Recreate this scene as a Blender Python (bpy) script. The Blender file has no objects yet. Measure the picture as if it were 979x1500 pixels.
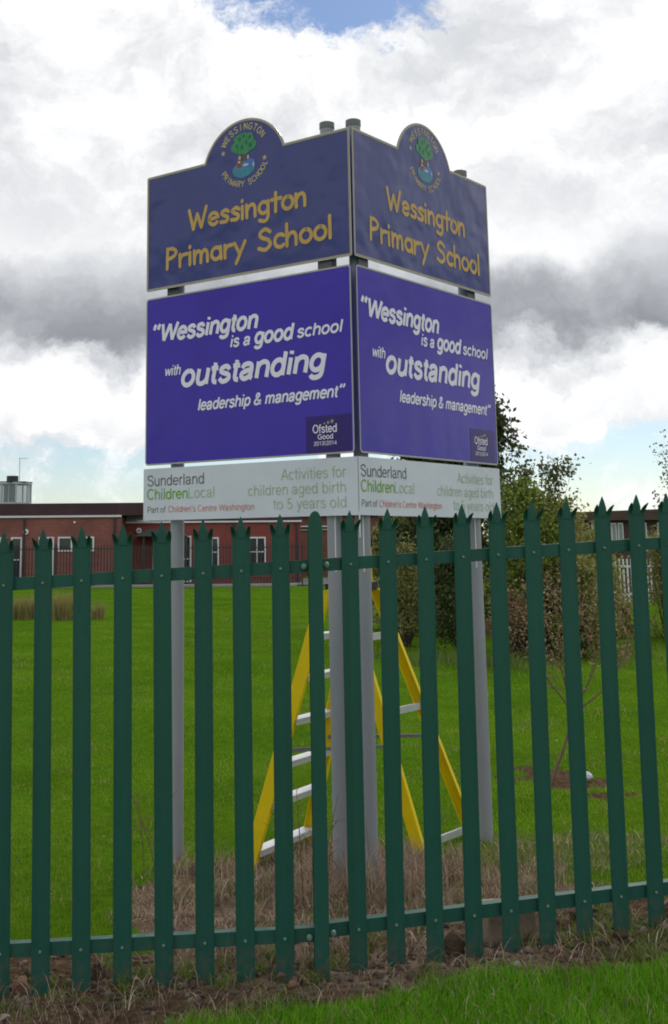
import bpy, bmesh, math, random
import numpy as np
from mathutils import Vector, Matrix
R = math.radians
sc = bpy.context.scene
COL = sc.collection

# ------------------------------------------------------------------ camera
cam_d = bpy.data.cameras.new('camera'); cam = bpy.data.objects.new('camera', cam_d); COL.objects.link(cam)
cam_d.sensor_fit = 'VERTICAL'; cam_d.sensor_height = 36.0; cam_d.sensor_width = 23.5
cam_d.lens = 1841.49 / 1500 * 36.0
cam_d.shift_x = (489.5 - 376.29) / 1500
cam_d.shift_y = -(750 - 451.88) / 1500
cam_d.clip_start = 0.05; cam_d.clip_end = 6000
cam.matrix_world = (Matrix.Translation((0, 0, 1.73)) @ Matrix.Rotation(R(90 + 10.7493), 4, 'X')
                    @ Matrix.Rotation(R(-0.4797), 4, 'Z'))
sc.camera = cam

# ------------------------------------------------------------------ world: sky with a broken cloud deck
SUN_EL, SUN_AZ = 42.0, 28.0          # azimuth clockwise from +Y (view direction)
world = bpy.data.worlds.new('World'); sc.world = world; world.use_nodes = True
nt = world.node_tree; nt.nodes.clear()
class NG:
    """tiny helper for node graphs"""
    def __init__(s, t): s.t = t
    def n(s, typ, **kw):
        nd = s.t.nodes.new(typ)
        for k, v in kw.items(): setattr(nd, k, v)
        return nd
    def l(s, a, b): s.t.links.new(a, b)
    def put(s, sock, v):
        if hasattr(v, 'is_linked') or hasattr(v, 'links'): s.l(v, sock)
        else: sock.default_value = v
    def m(s, op, a, b=None, c=None, clamp=False):
        nd = s.n('ShaderNodeMath', operation=op, use_clamp=clamp)
        s.put(nd.inputs[0], a)
        if b is not None: s.put(nd.inputs[1], b)
        if c is not None: s.put(nd.inputs[2], c)
        return nd.outputs[0]
    def vm(s, op, a, b=None):
        nd = s.n('ShaderNodeVectorMath', operation=op)
        s.put(nd.inputs[0], a)
        if b is not None: s.put(nd.inputs[1], b)
        return nd.outputs['Value'] if op in ('LENGTH', 'DOT_PRODUCT', 'DISTANCE') else nd.outputs[0]
    def noise(s, vec, scale, detail=4, rough=.55, out='Fac', dist=0.0):
        nd = s.n('ShaderNodeTexNoise'); s.l(vec, nd.inputs['Vector'])
        nd.inputs['Scale'].default_value = scale; nd.inputs['Detail'].default_value = detail
        nd.inputs['Roughness'].default_value = rough; nd.inputs['Distortion'].default_value = dist
        return nd.outputs[out]
    def rng(s, v, a, b, c=0.0, d=1.0, smooth=True):
        nd = s.n('ShaderNodeMapRange', interpolation_type='SMOOTHSTEP' if smooth else 'LINEAR')
        s.put(nd.inputs[0], v)
        for i, q in enumerate((a, b, c, d)): s.put(nd.inputs[i + 1], q)
        return nd.outputs[0]
    def mix(s, f, a, b, blend='MIX'):
        nd = s.n('ShaderNodeMix', data_type='RGBA', blend_type=blend)
        s.put(nd.inputs[0], f); s.put(nd.inputs[6], a); s.put(nd.inputs[7], b)
        return nd.outputs[2]
    def ramp(s, f, stops):
        nd = s.n('ShaderNodeValToRGB'); s.put(nd.inputs[0], f)
        cr = nd.color_ramp
        while len(cr.elements) < len(stops): cr.elements.new(.5)
        for e, (p, c) in zip(cr.elements, stops): e.position = p; e.color = (*c, 1) if len(c) == 3 else c
        return nd.outputs[0]

g = NG(nt)
tc = g.n('ShaderNodeTexCoord').outputs['Generated']
d0 = g.vm('NORMALIZE', tc)
sky = g.n('ShaderNodeTexSky', sky_type='NISHITA'); sky.sun_disc = False
sky.sun_elevation = R(SUN_EL); sky.sun_rotation = R(SUN_AZ)
sky.air_density = 1.0; sky.dust_density = 0.3; sky.ozone_density = 1.5
sep = g.n('ShaderNodeSeparateXYZ'); g.l(d0, sep.inputs[0])
warp = g.noise(d0, 7.0, 7, .66, 'Color')
wv = g.vm('SCALE', g.vm('SUBTRACT', warp, (.5, .5, .5))); wv.node.inputs['Scale'].default_value = .10
dw = g.vm('ADD', d0, wv)
sepw = g.n('ShaderNodeSeparateXYZ'); g.l(dw, sepw.inputs[0])
zw = sepw.outputs[2]
flat = g.vm('MULTIPLY', dw, (1.15, 1.15, 1.9))
big = g.noise(flat, 3.2, 8, .56)
mid = g.noise(g.vm('ADD', flat, (3.1, 1.7, 5.2)), 7.5, 7, .58)
fine = g.noise(flat, 14.0, 8, .66)
# cover: nearly closed deck overhead, broken cumulus towards the horizon
lowbreak = g.rng(zw, 0.075, 0.125)                       # 0 low, 1 high
th = g.m('ADD', g.m('MULTIPLY', lowbreak, -0.44), 0.525)
cover = g.rng(g.m('SUBTRACT', g.m('ADD', g.m('MULTIPLY', mid, .62), g.m('MULTIPLY', fine, .38)), th), -0.05, 0.10)
# the one blue gap high up
gap = g.vm('LENGTH', g.vm('MULTIPLY', g.vm('SUBTRACT', dw, (0.058, 0.908, 0.416)), (11.5, 8, 27)))
cover = g.m('MULTIPLY', cover, g.rng(g.m('ADD', gap, g.m('MULTIPLY', g.m('SUBTRACT', fine, .5), 2.6)), 0.60, 1.15))
# shading of the deck: flat grey bases at mid height, white billows around
zb = g.m('ADD', zw, g.m('MULTIPLY', g.m('SUBTRACT', mid, .5), .10))
base = g.m('MULTIPLY', g.rng(zb, 0.126, 0.170), g.rng(zb, 0.265, 0.170))
hole = g.vm('LENGTH', g.vm('MULTIPLY', g.vm('SUBTRACT', dw, (0.215, 0.955, 0.245)), (16, 4, 21)))
base = g.m('MULTIPLY', base, g.rng(hole, .5, 1.2))
base = g.m('MULTIPLY', base, g.rng(big, .30, .52, .62, 1.0))
upper = g.m('MULTIPLY', g.rng(zw, .18, .30), g.rng(g.noise(g.vm('ADD', flat, (7.3, 2.2, .4)), 6.0, 9, .62), .42, .68, 0, .37))
lowgrey = g.m('MULTIPLY', g.rng(fine, .62, .40), g.m('MULTIPLY', g.rng(zw, .13, .06), .30))
grey = g.m('MAXIMUM', g.m('MAXIMUM', g.m('MULTIPLY', base, g.rng(g.m('ADD', g.m('MULTIPLY', mid, .7), g.m('MULTIPLY', fine, .3)), .36, .58, .66, 1.0)), upper), lowgrey)
ccol = g.ramp(grey, [(0, (10.6, 10.6, 10.7)), (.14, (9.0, 9.1, 9.3)), (.35, (7.2, 7.4, 7.7)), (.70, (4.9, 5.1, 5.45)), (1, (3.1, 3.3, 3.6))])
ccol.node.color_ramp.interpolation = 'LINEAR'
skyc = g.mix(1.0, sky.outputs[0], (.86, .92, 1.02, 1), 'MULTIPLY')
allc = g.mix(cover, skyc, ccol)
bg = g.n('ShaderNodeBackground'); g.l(allc, bg.inputs[0]); bg.inputs[1].default_value = 0.1
wo = g.n('ShaderNodeOutputWorld'); g.l(bg.outputs[0], wo.inputs[0])

# ------------------------------------------------------------------ sun behind thin cloud
sd = bpy.data.lights.new('sun', 'SUN'); sd.energy = 1.5; sd.angle = R(14); sd.color = (1.0, .95, .87)
sun = bpy.data.objects.new('sun', sd); COL.objects.link(sun)
az, el = R(SUN_AZ), R(SUN_EL)
sv = Vector((math.sin(az) * math.cos(el), math.cos(az) * math.cos(el), math.sin(el)))
sun.rotation_euler = sv.to_track_quat('Z', 'Y').to_euler(); sun.location = (10, 20, 30)

sc.view_settings.view_transform = 'Standard'; sc.view_settings.look = 'None'
sc.view_settings.exposure = 0.0; sc.view_settings.gamma = 1.0; sc.view_settings.use_curve_mapping = False
sc.render.engine = 'CYCLES'
sc.cycles.use_denoising = True
sc.cycles.pixel_filter_type = 'BLACKMAN_HARRIS'; sc.cycles.filter_width = 1.9
sc.cycles.max_bounces = 6; sc.cycles.diffuse_bounces = 3; sc.cycles.glossy_bounces = 3
sc.cycles.transparent_max_bounces = 6

# ------------------------------------------------------------------ materials
def mat(name, col, rough=.6, var=0.0, vscale=8.0, var2=None, spec=.4, bump=0.0, bscale=60.0, coat=0.0, metal=0.0,
        stretch=(1, 1, 1), leaf=None, trans=0.0):
    """principled; colour = ramp between col*(1-var), col, col*(1+var) on noise, or per-leaf random (leaf=list of colours)"""
    m = bpy.data.materials.new(name); m.use_nodes = True
    k = NG(m.node_tree); b = m.node_tree.nodes['Principled BSDF']
    b.inputs['Roughness'].default_value = rough; b.inputs['Specular IOR Level'].default_value = spec
    b.inputs['Metallic'].default_value = metal
    if coat: b.inputs['Coat Weight'].default_value = coat; b.inputs['Coat Roughness'].default_value = .08
    t = k.n('ShaderNodeTexCoord').outputs['Object']
    if stretch != (1, 1, 1): t = k.vm('MULTIPLY', t, stretch)
    if leaf:
        rnd = k.n('ShaderNodeNewGeometry').outputs['Random Per Island']
        st = [(i / max(1, len(leaf) - 1), c) for i, c in enumerate(leaf)]
        c = k.ramp(rnd, st)
        if var: c = k.mix(k.rng(k.noise(t, vscale, 3), .35, .65), c, k.mix(1.0, c, (1 - var, 1 - var, 1 - var, 1), 'MULTIPLY'))
        k.l(c, b.inputs['Base Color'])
    elif var or var2:
        n = k.noise(t, vscale, 6, .6)
        lo = tuple(q * (1 - var) for q in col); hi = tuple(min(1, q * (1 + var)) for q in col)
        c = k.ramp(n, [(.3, lo), (.5, col), (.7, hi)])
        if var2:
            c = k.mix(k.rng(k.noise(t, vscale * .37, 5, .65), var2[1], var2[1] + .12), c, (*var2[0], 1))
        k.l(c, b.inputs['Base Color'])
    else:
        b.inputs['Base Color'].default_value = (*col, 1)
    if bump:
        bn = k.n('ShaderNodeBump'); bn.inputs['Strength'].default_value = bump; bn.inputs['Distance'].default_value = .02
        k.l(k.noise(t, bscale, 5, .6), bn.inputs['Height']); k.l(bn.outputs[0], b.inputs['Normal'])
    if trans:
        tr = k.n('ShaderNodeBsdfTranslucent'); src = b.inputs['Base Color']
        if src.is_linked: k.l(src.links[0].from_socket, tr.inputs[0])
        else: tr.inputs[0].default_value = (*col, 1)
        ms = k.n('ShaderNodeMixShader'); ms.inputs[0].default_value = trans
        out = m.node_tree.nodes['Material Output']
        k.l(b.outputs[0], ms.inputs[1]); k.l(tr.outputs[0], ms.inputs[2]); k.l(ms.outputs[0], out.inputs[0])
    return m

M = {}
M['green_steel'] = mat('green_steel', (.007, .080, .058), .55, .10, 5.0, ((.022, .085, .062), .60), bump=.03, bscale=90, stretch=(1, 1, .35))
def steel_wear(m):
    k = NG(m.node_tree); b = m.node_tree.nodes['Principled BSDF']; src = b.inputs['Base Color'].links[0].from_socket
    t = k.n('ShaderNodeTexCoord').outputs['Object']; oi = k.n('ShaderNodeObjectInfo').outputs['Random']
    off = k.n('ShaderNodeCombineXYZ'); k.l(k.m('MULTIPLY', oi, 37.0), off.inputs[0]); k.l(k.m('MULTIPLY', oi, 11.0), off.inputs[2])
    t = k.vm('ADD', t, off.outputs[0])
    c = k.mix(k.rng(k.noise(k.vm('MULTIPLY', t, (60, 60, 2.2)), 1.0, 5, .65), .60, .78, 0, .38), src, (.075, .135, .110, 1))      # faded vertical streaks
    c = k.mix(k.rng(k.noise(t, 55, 4, .7), .70, .78, 0, .55), c, (.10, .16, .13, 1))                                              # scuffs
    sp = k.n('ShaderNodeSeparateXYZ'); k.l(k.n('ShaderNodeTexCoord').outputs['Object'], sp.inputs[0])
    mud = k.m('MULTIPLY', k.rng(sp.outputs[2], .20, .0), k.rng(k.noise(t, 26, 5, .7), .42, .66))
    c = k.mix(k.m('MULTIPLY', mud, .75), c, (.10, .075, .050, 1))
    c = k.mix(k.m('MULTIPLY', oi, .30), c, k.mix(1.0, c, (.72, .75, .78, 1), 'MULTIPLY'))
    k.l(c, b.inputs['Base Color'])
    k.l(k.rng(k.noise(t, 14, 4, .6), .3, .7, .42, .66), b.inputs['Roughness'])
steel_wear(M['green_steel'])
M['galv_bolt'] = mat('galv_bolt', (.12, .21, .18), .45, .2, 40)
M['pole_grey'] = mat('pole_grey', (.28, .295, .33), .45, .08, 4, ((.33, .34, .36), .60), stretch=(1, 1, .3))
M['cap_grey'] = mat('cap_grey', (.16, .17, .17), .5, .1, 20)
M['dark_alu'] = mat('dark_alu', (.10, .10, .11), .5, .1, 20)
M['strip_white'] = mat('strip_white', (.75, .76, .78), .35)
def board_mat(name, col, rough, wav):
    m = mat(name, col, rough, .08, 3.0, None, .32)
    k = NG(m.node_tree); b = m.node_tree.nodes['Principled BSDF']
    t = k.n('ShaderNodeTexCoord').outputs['Object']
    bn = k.n('ShaderNodeBump'); bn.inputs['Strength'].default_value = wav; bn.inputs['Distance'].default_value = .05
    k.l(k.noise(t, 3.5, 2, .5), bn.inputs['Height']); k.l(bn.outputs[0], b.inputs['Normal'])
    return m
M['navy_board'] = board_mat('navy_board', (.020, .034, .20), .15, .30)
M['purple_board'] = board_mat('purple_board', (.044, .021, .41), .20, .12)
M['navy_board'].node_tree.nodes['Principled BSDF'].inputs['Specular IOR Level'].default_value = .46
M['white_board'] = board_mat('white_board', (.63, .67, .76), .35, .05)
M['badge_purple'] = mat('badge_purple', (.030, .014, .17), .22, spec=.25)
M['board_edge'] = mat('board_edge', (.42, .41, .38), .4, .1, 15)
M['gold_line'] = mat('gold_line', (.42, .34, .20), .4, .12, 12)
M['gold_print'] = mat('gold_print', (.56, .35, .085), .4, .14, 9)
M['gold_small'] = mat('gold_small', (.50, .40, .20), .4, .12, 20)
M['white_print'] = mat('white_print', (.84, .80, .95), .4)
M['grey_print'] = mat('grey_print', (.13, .13, .14), .45)
M['lime_print'] = mat('lime_print', (.17, .40, .03), .45)
M['pale_green_print'] = mat('pale_green_print', (.33, .47, .25), .45)
M['orange_print'] = mat('orange_print', (.62, .17, .085), .45)
M['crest_green'] = mat('crest_green', (.02, .25, .09), .35, .25, 30)
M['crest_dark'] = mat('crest_dark', (.012, .10, .05), .35)
M['crest_brown'] = mat('crest_brown', (.10, .06, .04), .4)
M['crest_teal'] = mat('crest_teal', (.03, .22, .33), .35, .2, 30)
M['crest_blue'] = mat('crest_blue', (.05, .15, .50), .35)
M['crest_red'] = mat('crest_red', (.25, .04, .05), .35)
M['crest_skin'] = mat('crest_skin', (.45, .38, .30), .4)
M['crest_white'] = mat('crest_white', (.50, .55, .60), .35)
M['ladder_yellow'] = mat('ladder_yellow', (.76, .57, .003), .5, .08, 6, ((.55, .40, .02), .70), spec=.25)
M['tread_alu'] = mat('tread_alu', (.62, .63, .65), .35, .1, 12, metal=.35)
M['black_rubber'] = mat('black_rubber', (.02, .02, .022), .6)

# ------------------------------------------------------------------ object helpers
def link(o, parent=None):
    COL.objects.link(o)
    if parent is not None: o.parent = parent
    return o
def tag(o, label=None, cat=None, group=None, kind=None):
    if label: o['label'] = label
    if cat: o['category'] = cat
    if group: o['group'] = group
    if kind: o['kind'] = kind
    return o
def empty(name, loc, label, cat, group=None, rz=0):
    o = bpy.data.objects.new(name, None); o.empty_display_size = .1
    o.location = loc; o.rotation_euler = (0, 0, rz); link(o); return tag(o, label, cat, group)
class MB:
    def __init__(s): s.v = []; s.f = []; s.smooth = False
    def add(s, vs, fs):
        b = len(s.v); s.v += [tuple(q) for q in vs]; s.f += [tuple(i + b for i in f) for f in fs]; return s
    def box(s, x0, x1, y0, y1, z0, z1):
        return s.add([(x0, y0, z0), (x1, y0, z0), (x1, y1, z0), (x0, y1, z0), (x0, y0, z1), (x1, y0, z1), (x1, y1, z1), (x0, y1, z1)],
                     [(0, 3, 2, 1), (4, 5, 6, 7), (0, 1, 5, 4), (1, 2, 6, 5), (2, 3, 7, 6), (3, 0, 4, 7)])
    def beam(s, p, q, ax, ay, up=(0, 0, 1)):
        """box section bar from p to q; ax, ay half widths"""
        p, q = Vector(p), Vector(q); d = (q - p).normalized(); u = Vector(up)
        a = d.cross(u)
        if a.length < 1e-4: a = d.cross(Vector((1, 0, 0)))
        a.normalize(); b = a.cross(d).normalized()
        vs = [c + a * (i * ax) + b * (j * ay) for c in (p, q) for i, j in ((-1, -1), (1, -1), (1, 1), (-1, 1))]
        return s.add(vs, [(0, 1, 2, 3), (7, 6, 5, 4), (0, 4, 5, 1), (1, 5, 6, 2), (2, 6, 7, 3), (3, 7, 4, 0)])
    def tube(s, pts, rad, n=8, cap=True):
        pts = [Vector(p) for p in pts]; k = len(pts); vs = []; fs = []
        if not hasattr(rad, '__len__'): rad = [rad] * k
        for i, p in enumerate(pts):
            d = (pts[min(i + 1, k - 1)] - pts[max(i - 1, 0)]).normalized()
            a = d.cross(Vector((0.13, .21, 1)) if abs(d.z) < .9 else Vector((1, .1, 0))).normalized(); b = d.cross(a)
            for j in range(n):
                t = 2 * math.pi * j / n; vs.append(p + (a * math.cos(t) + b * math.sin(t)) * rad[i])
        for i in range(k - 1):
            for j in range(n):
                j2 = (j + 1) % n; fs.append((i * n + j, i * n + j2, (i + 1) * n + j2, (i + 1) * n + j))
        if cap: fs.append(tuple(range(n))[::-1]); fs.append(tuple((k - 1) * n + j for j in range(n)))
        return s.add(vs, fs)
    def mesh(s, name, material, smooth=False):
        me = bpy.data.meshes.new(name); me.from_pydata(s.v, [], s.f); me.validate(); me.update()
        bm = bmesh.new(); bm.from_mesh(me); bmesh.ops.recalc_face_normals(bm, faces=bm.faces); bm.to_mesh(me); bm.free()
        me.materials.append(material)
        if smooth:
            me.polygons.foreach_set('use_smooth', [True] * len(me.polygons))
            try: me.set_sharp_from_angle(angle=R(40))
            except Exception: pass
        return me
    def build(s, name, material, parent=None, smooth=False, bevel=0):
        o = bpy.data.objects.new(name, s.mesh(name, material, smooth)); link(o, parent)
        if bevel:
            mo = o.modifiers.new('bevel', 'BEVEL'); mo.width = bevel; mo.segments = 2; mo.limit_method = 'ANGLE'
        return o
def np_obj(name, verts, faces, material, parent=None):
    """verts (N,3); faces (M,k) all the same size"""
    me = bpy.data.meshes.new(name); nv, nf, k = len(verts), len(faces), faces.shape[1]
    me.vertices.add(nv); me.vertices.foreach_set('co', np.ascontiguousarray(verts, np.float32).ravel())
    me.loops.add(nf * k); me.loops.foreach_set('vertex_index', np.ascontiguousarray(faces, np.int32).ravel())
    me.polygons.add(nf); me.polygons.foreach_set('loop_start', np.arange(0, nf * k, k, dtype=np.int32))
    me.update(calc_edges=True); me.materials.append(material)
    o = bpy.data.objects.new(name, me); return link(o, parent)
def copy_tree(o, parent=None):
    c = o.copy(); link(c, parent)
    for ch in list(o.children): copy_tree(ch, c)
    return c

# value noise for layouts
_rng = np.random.default_rng(11); _T = _rng.random((256, 256))
def vnoise(x, y):
    x = np.asarray(x, float); y = np.asarray(y, float)
    xi = np.floor(x).astype(int); yi = np.floor(y).astype(int); fx = x - xi; fy = y - yi
    fx = fx * fx * (3 - 2 * fx); fy = fy * fy * (3 - 2 * fy)
    t = lambda a, b: _T[a % 256, b % 256]
    return (t(xi, yi) * (1 - fx) + t(xi + 1, yi) * fx) * (1 - fy) + (t(xi, yi + 1) * (1 - fx) + t(xi + 1, yi + 1) * fx) * fy
def fbm(x, y, o=4):
    s = 0; a = .5
    for i in range(o): s = s + a * vnoise(x * 2 ** i + 17.3 * i, y * 2 ** i + 9.1 * i); a *= .5
    return s / (1 - .5 ** o)
def sstep(a, b, x):
    t = np.clip((np.asarray(x, float) - a) / (b - a), 0, 1); return t * t * (3 - 2 * t)

# ------------------------------------------------------------------ ground
def fence_y(x): return np.where(x < .234, 5.352 - .037 * (x + 1.0), 5.345 + .195 * (x - .234))
def fence_z(x): return np.clip(.065 + .052 * (x - .09), -.1, .26)
def height(x, y, rough=True):
    x = np.asarray(x, float); y = np.asarray(y, float)
    w = 1 - sstep(5.9, 10.0, y)
    h = fence_z(x) * w
    h = h + .02 * (fbm(x * .35, y * .35) - .5) * sstep(8, 12, y) * 2
    if rough:
        so = soil(x, y)
        h = h + so * (.075 * (fbm(x * 5, y * 5) - .52) + .03 * (fbm(x * 17 + 3, y * 17) - .5))
        h = h + (1 - so) * .015 * (fbm(x * 3, y * 3) - .5) * (1 - sstep(20, 40, y))
    return h
def soil(x, y):
    """1 on bare soil: the strip under the fence and the dead patch round the sign posts"""
    x = np.asarray(x, float); y = np.asarray(y, float)
    d = y - fence_y(x); n = (fbm(x * 2.3, y * 2.3) - .5) * .42
    fr_ = -.24 * (1 - sstep(-.55, .1, x))
    strip = sstep(-.40, -.20, d + n * 1.0 - fr_) * (1 - sstep(.30, .52, d + n * 1.2))
    dead = dry_zone(x, y)
    sap = .85 * (1 - sstep(.15, .50, np.hypot(x - 2.27, (y - 9.75) * .55) + (fbm(x * 5, y * 5) - .5) * .9))
    return np.clip(np.maximum(np.maximum(strip, dead * .95), sap), 0, 1)
def dry_zone(x, y):
    x = np.asarray(x, float); y = np.asarray(y, float)
    n = (fbm(x * 1.9 + 5, y * 1.9) - .5) * .7
    e = np.hypot((x - .42) / 1.12, (y - 6.35) / 1.32) + n * .8
    e2 = np.hypot((x - 1.75) / 1.0, (y - 7.15) / .62) + n * 1.1
    return np.maximum(1 - sstep(.82, 1.05, e), .36 * (1 - sstep(.6, 1.0, e2)))
def axis(lo, hi, fine0, fine1, step, grow=1.22):
    a = list(np.arange(fine0, fine1 + 1e-6, step)); s = step; v = fine1
    while v < hi: s *= grow; v += s; a.append(min(v, hi))
    s = step; v = fine0
    while v > lo: s *= grow; v -= s; a.insert(0, max(v, lo))
    return np.array(a)
ax = axis(-1500, 1500, -2.6, 3.4, .035); ay = axis(-300, 3000, 4.1, 9.2, .035)
GX, GY = np.meshgrid(ax, ay); GZ = height(GX, GY)
nx, ny = len(ax), len(ay)
idx = np.arange(nx * ny).reshape(ny, nx)
quads = np.stack([idx[:-1, :-1], idx[:-1, 1:], idx[1:, 1:], idx[1:, :-1]], -1).reshape(-1, 4)
gm = bpy.data.materials.new('ground'); gm.use_nodes = True
k = NG(gm.node_tree); b = gm.node_tree.nodes['Principled BSDF']; b.inputs['Roughness'].default_value = 1.0
b.inputs['Specular IOR Level'].default_value = .0
t = k.n('ShaderNodeTexCoord').outputs['Object']
n1 = k.noise(t, .45, 6, .62); n2 = k.noise(t, 14, 5, .65); n3 = k.noise(k.vm('MULTIPLY', t, (.5, 2.2, 1)), .9, 5, .6)
lawn = k.ramp(n1, [(.32, (.052, .122, .007)), (.5, (.073, .158, .009)), (.68, (.098, .182, .012))])
lawn = k.mix(k.rng(n2, .35, .7), k.mix(1.0, lawn, (.62, .66, .6, 1), 'MULTIPLY'), lawn)
lawn = k.mix(k.rng(n3, .60, .74), lawn, (.035, .085, .012, 1))
earth = k.ramp(k.noise(t, 22, 6, .65), [(.3, (.040, .026, .017)), (.5, (.075, .050, .033)), (.72, (.16, .115, .075))])
litter = k.ramp(k.noise(t, 75, 6, .75), [(.30, (.055, .040, .030)), (.48, (.15, .108, .078)), (.60, (.25, .185, .135)), (.75, (.40, .32, .24))])
ad_ = k.n('ShaderNodeAttribute'); ad_.attribute_name = 'dead'
earth = k.mix(k.m('MULTIPLY', ad_.outputs['Fac'], k.rng(k.noise(t, 9, 5, .65), .36, .56)), earth, litter)
at_ = k.n('ShaderNodeAttribute'); at_.attribute_name = 'soil'
colr = k.mix(k.rng(k.m('ADD', at_.outputs['Fac'], k.m('MULTIPLY', k.m('SUBTRACT', n2, .5), .5)), .35, .62), lawn, earth)
k.l(colr, b.inputs['Base Color'])
bn = k.n('ShaderNodeBump'); bn.inputs['Strength'].default_value = .6; bn.inputs['Distance'].default_value = .03
k.l(k.noise(t, 45, 6, .7), bn.inputs['Height']); k.l(bn.outputs[0], b.inputs['Normal'])
ground = np_obj('ground', np.stack([GX, GY, GZ], -1).reshape(-1, 3), quads, gm)
ground.data.polygons.foreach_set('use_smooth', [True] * len(ground.data.polygons))
a = ground.data.attributes.new('soil', 'FLOAT', 'POINT'); a.data.foreach_set('value', soil(GX, GY).ravel().astype(np.float32))
a = ground.data.attributes.new('dead', 'FLOAT', 'POINT'); a.data.foreach_set('value', dry_zone(GX, GY).ravel().astype(np.float32))
tag(ground, 'green mown lawn with a strip of bare soil under the fence', kind='structure')

M['path'] = mat('path', (.42, .42, .42), .8, .12, 3)
MB().box(-30, 1.7, 57.6, 58.0, -.05, .10).build('kerb', M['path']); tag(bpy.data.objects['kerb'], 'pale concrete kerb between lawn and school building', kind='structure')
M['tarmac'] = mat('tarmac', (.06, .06, .065), .9, .15, 3)
o = MB().box(-30, 12, 58.0, 70, -.05, .055).build('path', M['tarmac']); tag(o, 'tarmac path along the school building', kind='structure')

# ------------------------------------------------------------------ palisade fence
fence = empty('palisade_fence', (.234, 5.30, .07), 'dark green steel palisade fence in front of the school sign', 'fence')
F0 = fence.location.copy()
def pale_mesh():
    m = MB()
    X = [-.0365, -.029, -.0185, -.008, .008, .0185, .029, .0365]
    Y = [.0035, .0065, .0035, 0, 0, .0035, .0065, .0035]
    zs = [0, .86, 1.715]
    vs = [(x, y, z) for z in zs for x, y in zip(X, Y)]
    n = len(X); fs = [(r * n + i, r * n + i + 1, (r + 1) * n + i + 1, (r + 1) * n + i) for r in range(2) for i in range(n - 1)]
    m.add(vs, fs)
    # centre spear
    rows = [(1.715, 1.0), (1.752, .98), (1.778, .55), (1.802, .03)]
    vs = []
    for z, s in rows: vs += [(-.0185 * s, .0035 * s, z), (-.008 * s, 0, z), (.008 * s, 0, z), (.0185 * s, .0035 * s, z)]
    m.add(vs, [(r * 4 + i, r * 4 + i + 1, r * 4 + 5 + i, r * 4 + 4 + i) for r in range(3) for i in range(3)])
    # side points, splayed outward towards the street
    for sgn in (-1, 1):
        vs = []; steps = 7
        for q in range(steps + 1):
            t = q / steps; fw = .040 * t ** 1.8; z = 1.715 + .054 * t - .006 * t * t
            xi = .0192 + .017 * t ** 2.6; xo = .0365 + .006 * math.sin(t * 2.2) - .002 * t
            vs += [(sgn * xi, .004 - fw, z), (sgn * (xi + xo) / 2, .0065 - fw, z), (sgn * xo, .0035 - fw, z)]
        m.add(vs, [(r * 3 + i, r * 3 + i + 1, r * 3 + 4 + i, r * 3 + 3 + i) for r in range(steps) for i in range(2)])
    return m.mesh('pale', M['green_steel'])
def bolt_mesh(r):
    m = MB(); vs = []; n = 8
    for rr, yy in ((r, 0), (r * .8, -r * .45), (r * .3, -r * .62)):
        vs += [(rr * math.cos(2 * math.pi * i / n), yy, rr * math.sin(2 * math.pi * i / n)) for i in range(n)]
    fs = [(q * n + i, q * n + (i + 1) % n, (q + 1) * n + (i + 1) % n, (q + 1) * n + i) for q in range(2) for i in range(n)]
    fs.append(tuple(2 * n + i for i in range(n)))
    return m.add(vs, fs).mesh('bolt', M['galv_bolt'], True)
bolt_me = bolt_mesh(.0068); bigbolt_me = bolt_mesh(.0135)
pale0 = bpy.data.objects.new('pale', pale_mesh()); link(pale0, fence)
mo = pale0.modifiers.new('solid', 'SOLIDIFY'); mo.thickness = .003; mo.offset = 1
for z in (.157, 1.580):
    q = bpy.data.objects.new('bolt', bolt_me); link(q, pale0); q.location = (0, -.0035, z)
PX = [(-1.379, 5.366), (-1.217, 5.360), (-1.050, 5.354), (-.889, 5.348), (-.725, 5.342), (-.560, 5.336), (-.393, 5.330), (-.229, 5.324), (-.067, 5.317), (.090, 5.311),
      (.386, 5.372), (.540, 5.400), (.701, 5.428), (.863, 5.456), (1.020, 5.487), (1.178, 5.522), (1.339, 5.553), (1.501, 5.588), (1.657, 5.618), (1.802, 5.645), (1.958, 5.678)]
rnd = random.Random(4)
for i, (x, y) in enumerate(PX):
    o = pale0 if i == 0 else copy_tree(pale0, fence)
    z = float(fence_z(x)) - .004
    ln = (.0174 if x < .1 else .0082) * (x - .1)                  # the old fence fans out a little
    o.location = Vector((x - ln * .9, y, z)) - F0
    o.rotation_euler = (rnd.uniform(-.007, .007), ln + rnd.uniform(-.003, .003), (-.037 if x < .23 else .19) + rnd.uniform(-.05, .05))
def rail(p, q, dz):
    """angle iron: upright leg in front, flat leg on top going back"""
    p = Vector(p); q = Vector(q); d = (q - p).normalized(); bk = Vector((-d.y, d.x, 0)).normalized()
    up = Vector((0, 0, 1)); m = MB()
    prof = [(0, -.026), (0, .026), (.046, .026), (.046, .021), (.006, .021), (.006, -.026)]
    vs = [c + bk * a + up * bz for c in (p, q) for a, bz in prof]; n = 6
    vs = [v - F0 for v in vs]
    m.add(vs, [(i, (i + 1) % n, n + (i + 1) % n, n + i) for i in range(n)] + [tuple(range(n))[::-1], tuple(range(n, 2 * n))])
    return m.build('rail', M['green_steel'], fence)
for dz in (.157, 1.580):
    xa, xb = -1.6, .222
    rail((xa, 5.374 + .0195, float(fence_z(xa)) + dz), (xb, 5.305 + .0195, float(fence_z(xb)) + dz), dz)
    xa, xb = .247, 2.15
    rail((xa, 5.345 + .0195, float(fence_z(xa)) + dz), (xb, 5.715 + .0195, float(fence_z(xb)) + dz), dz)
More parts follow.
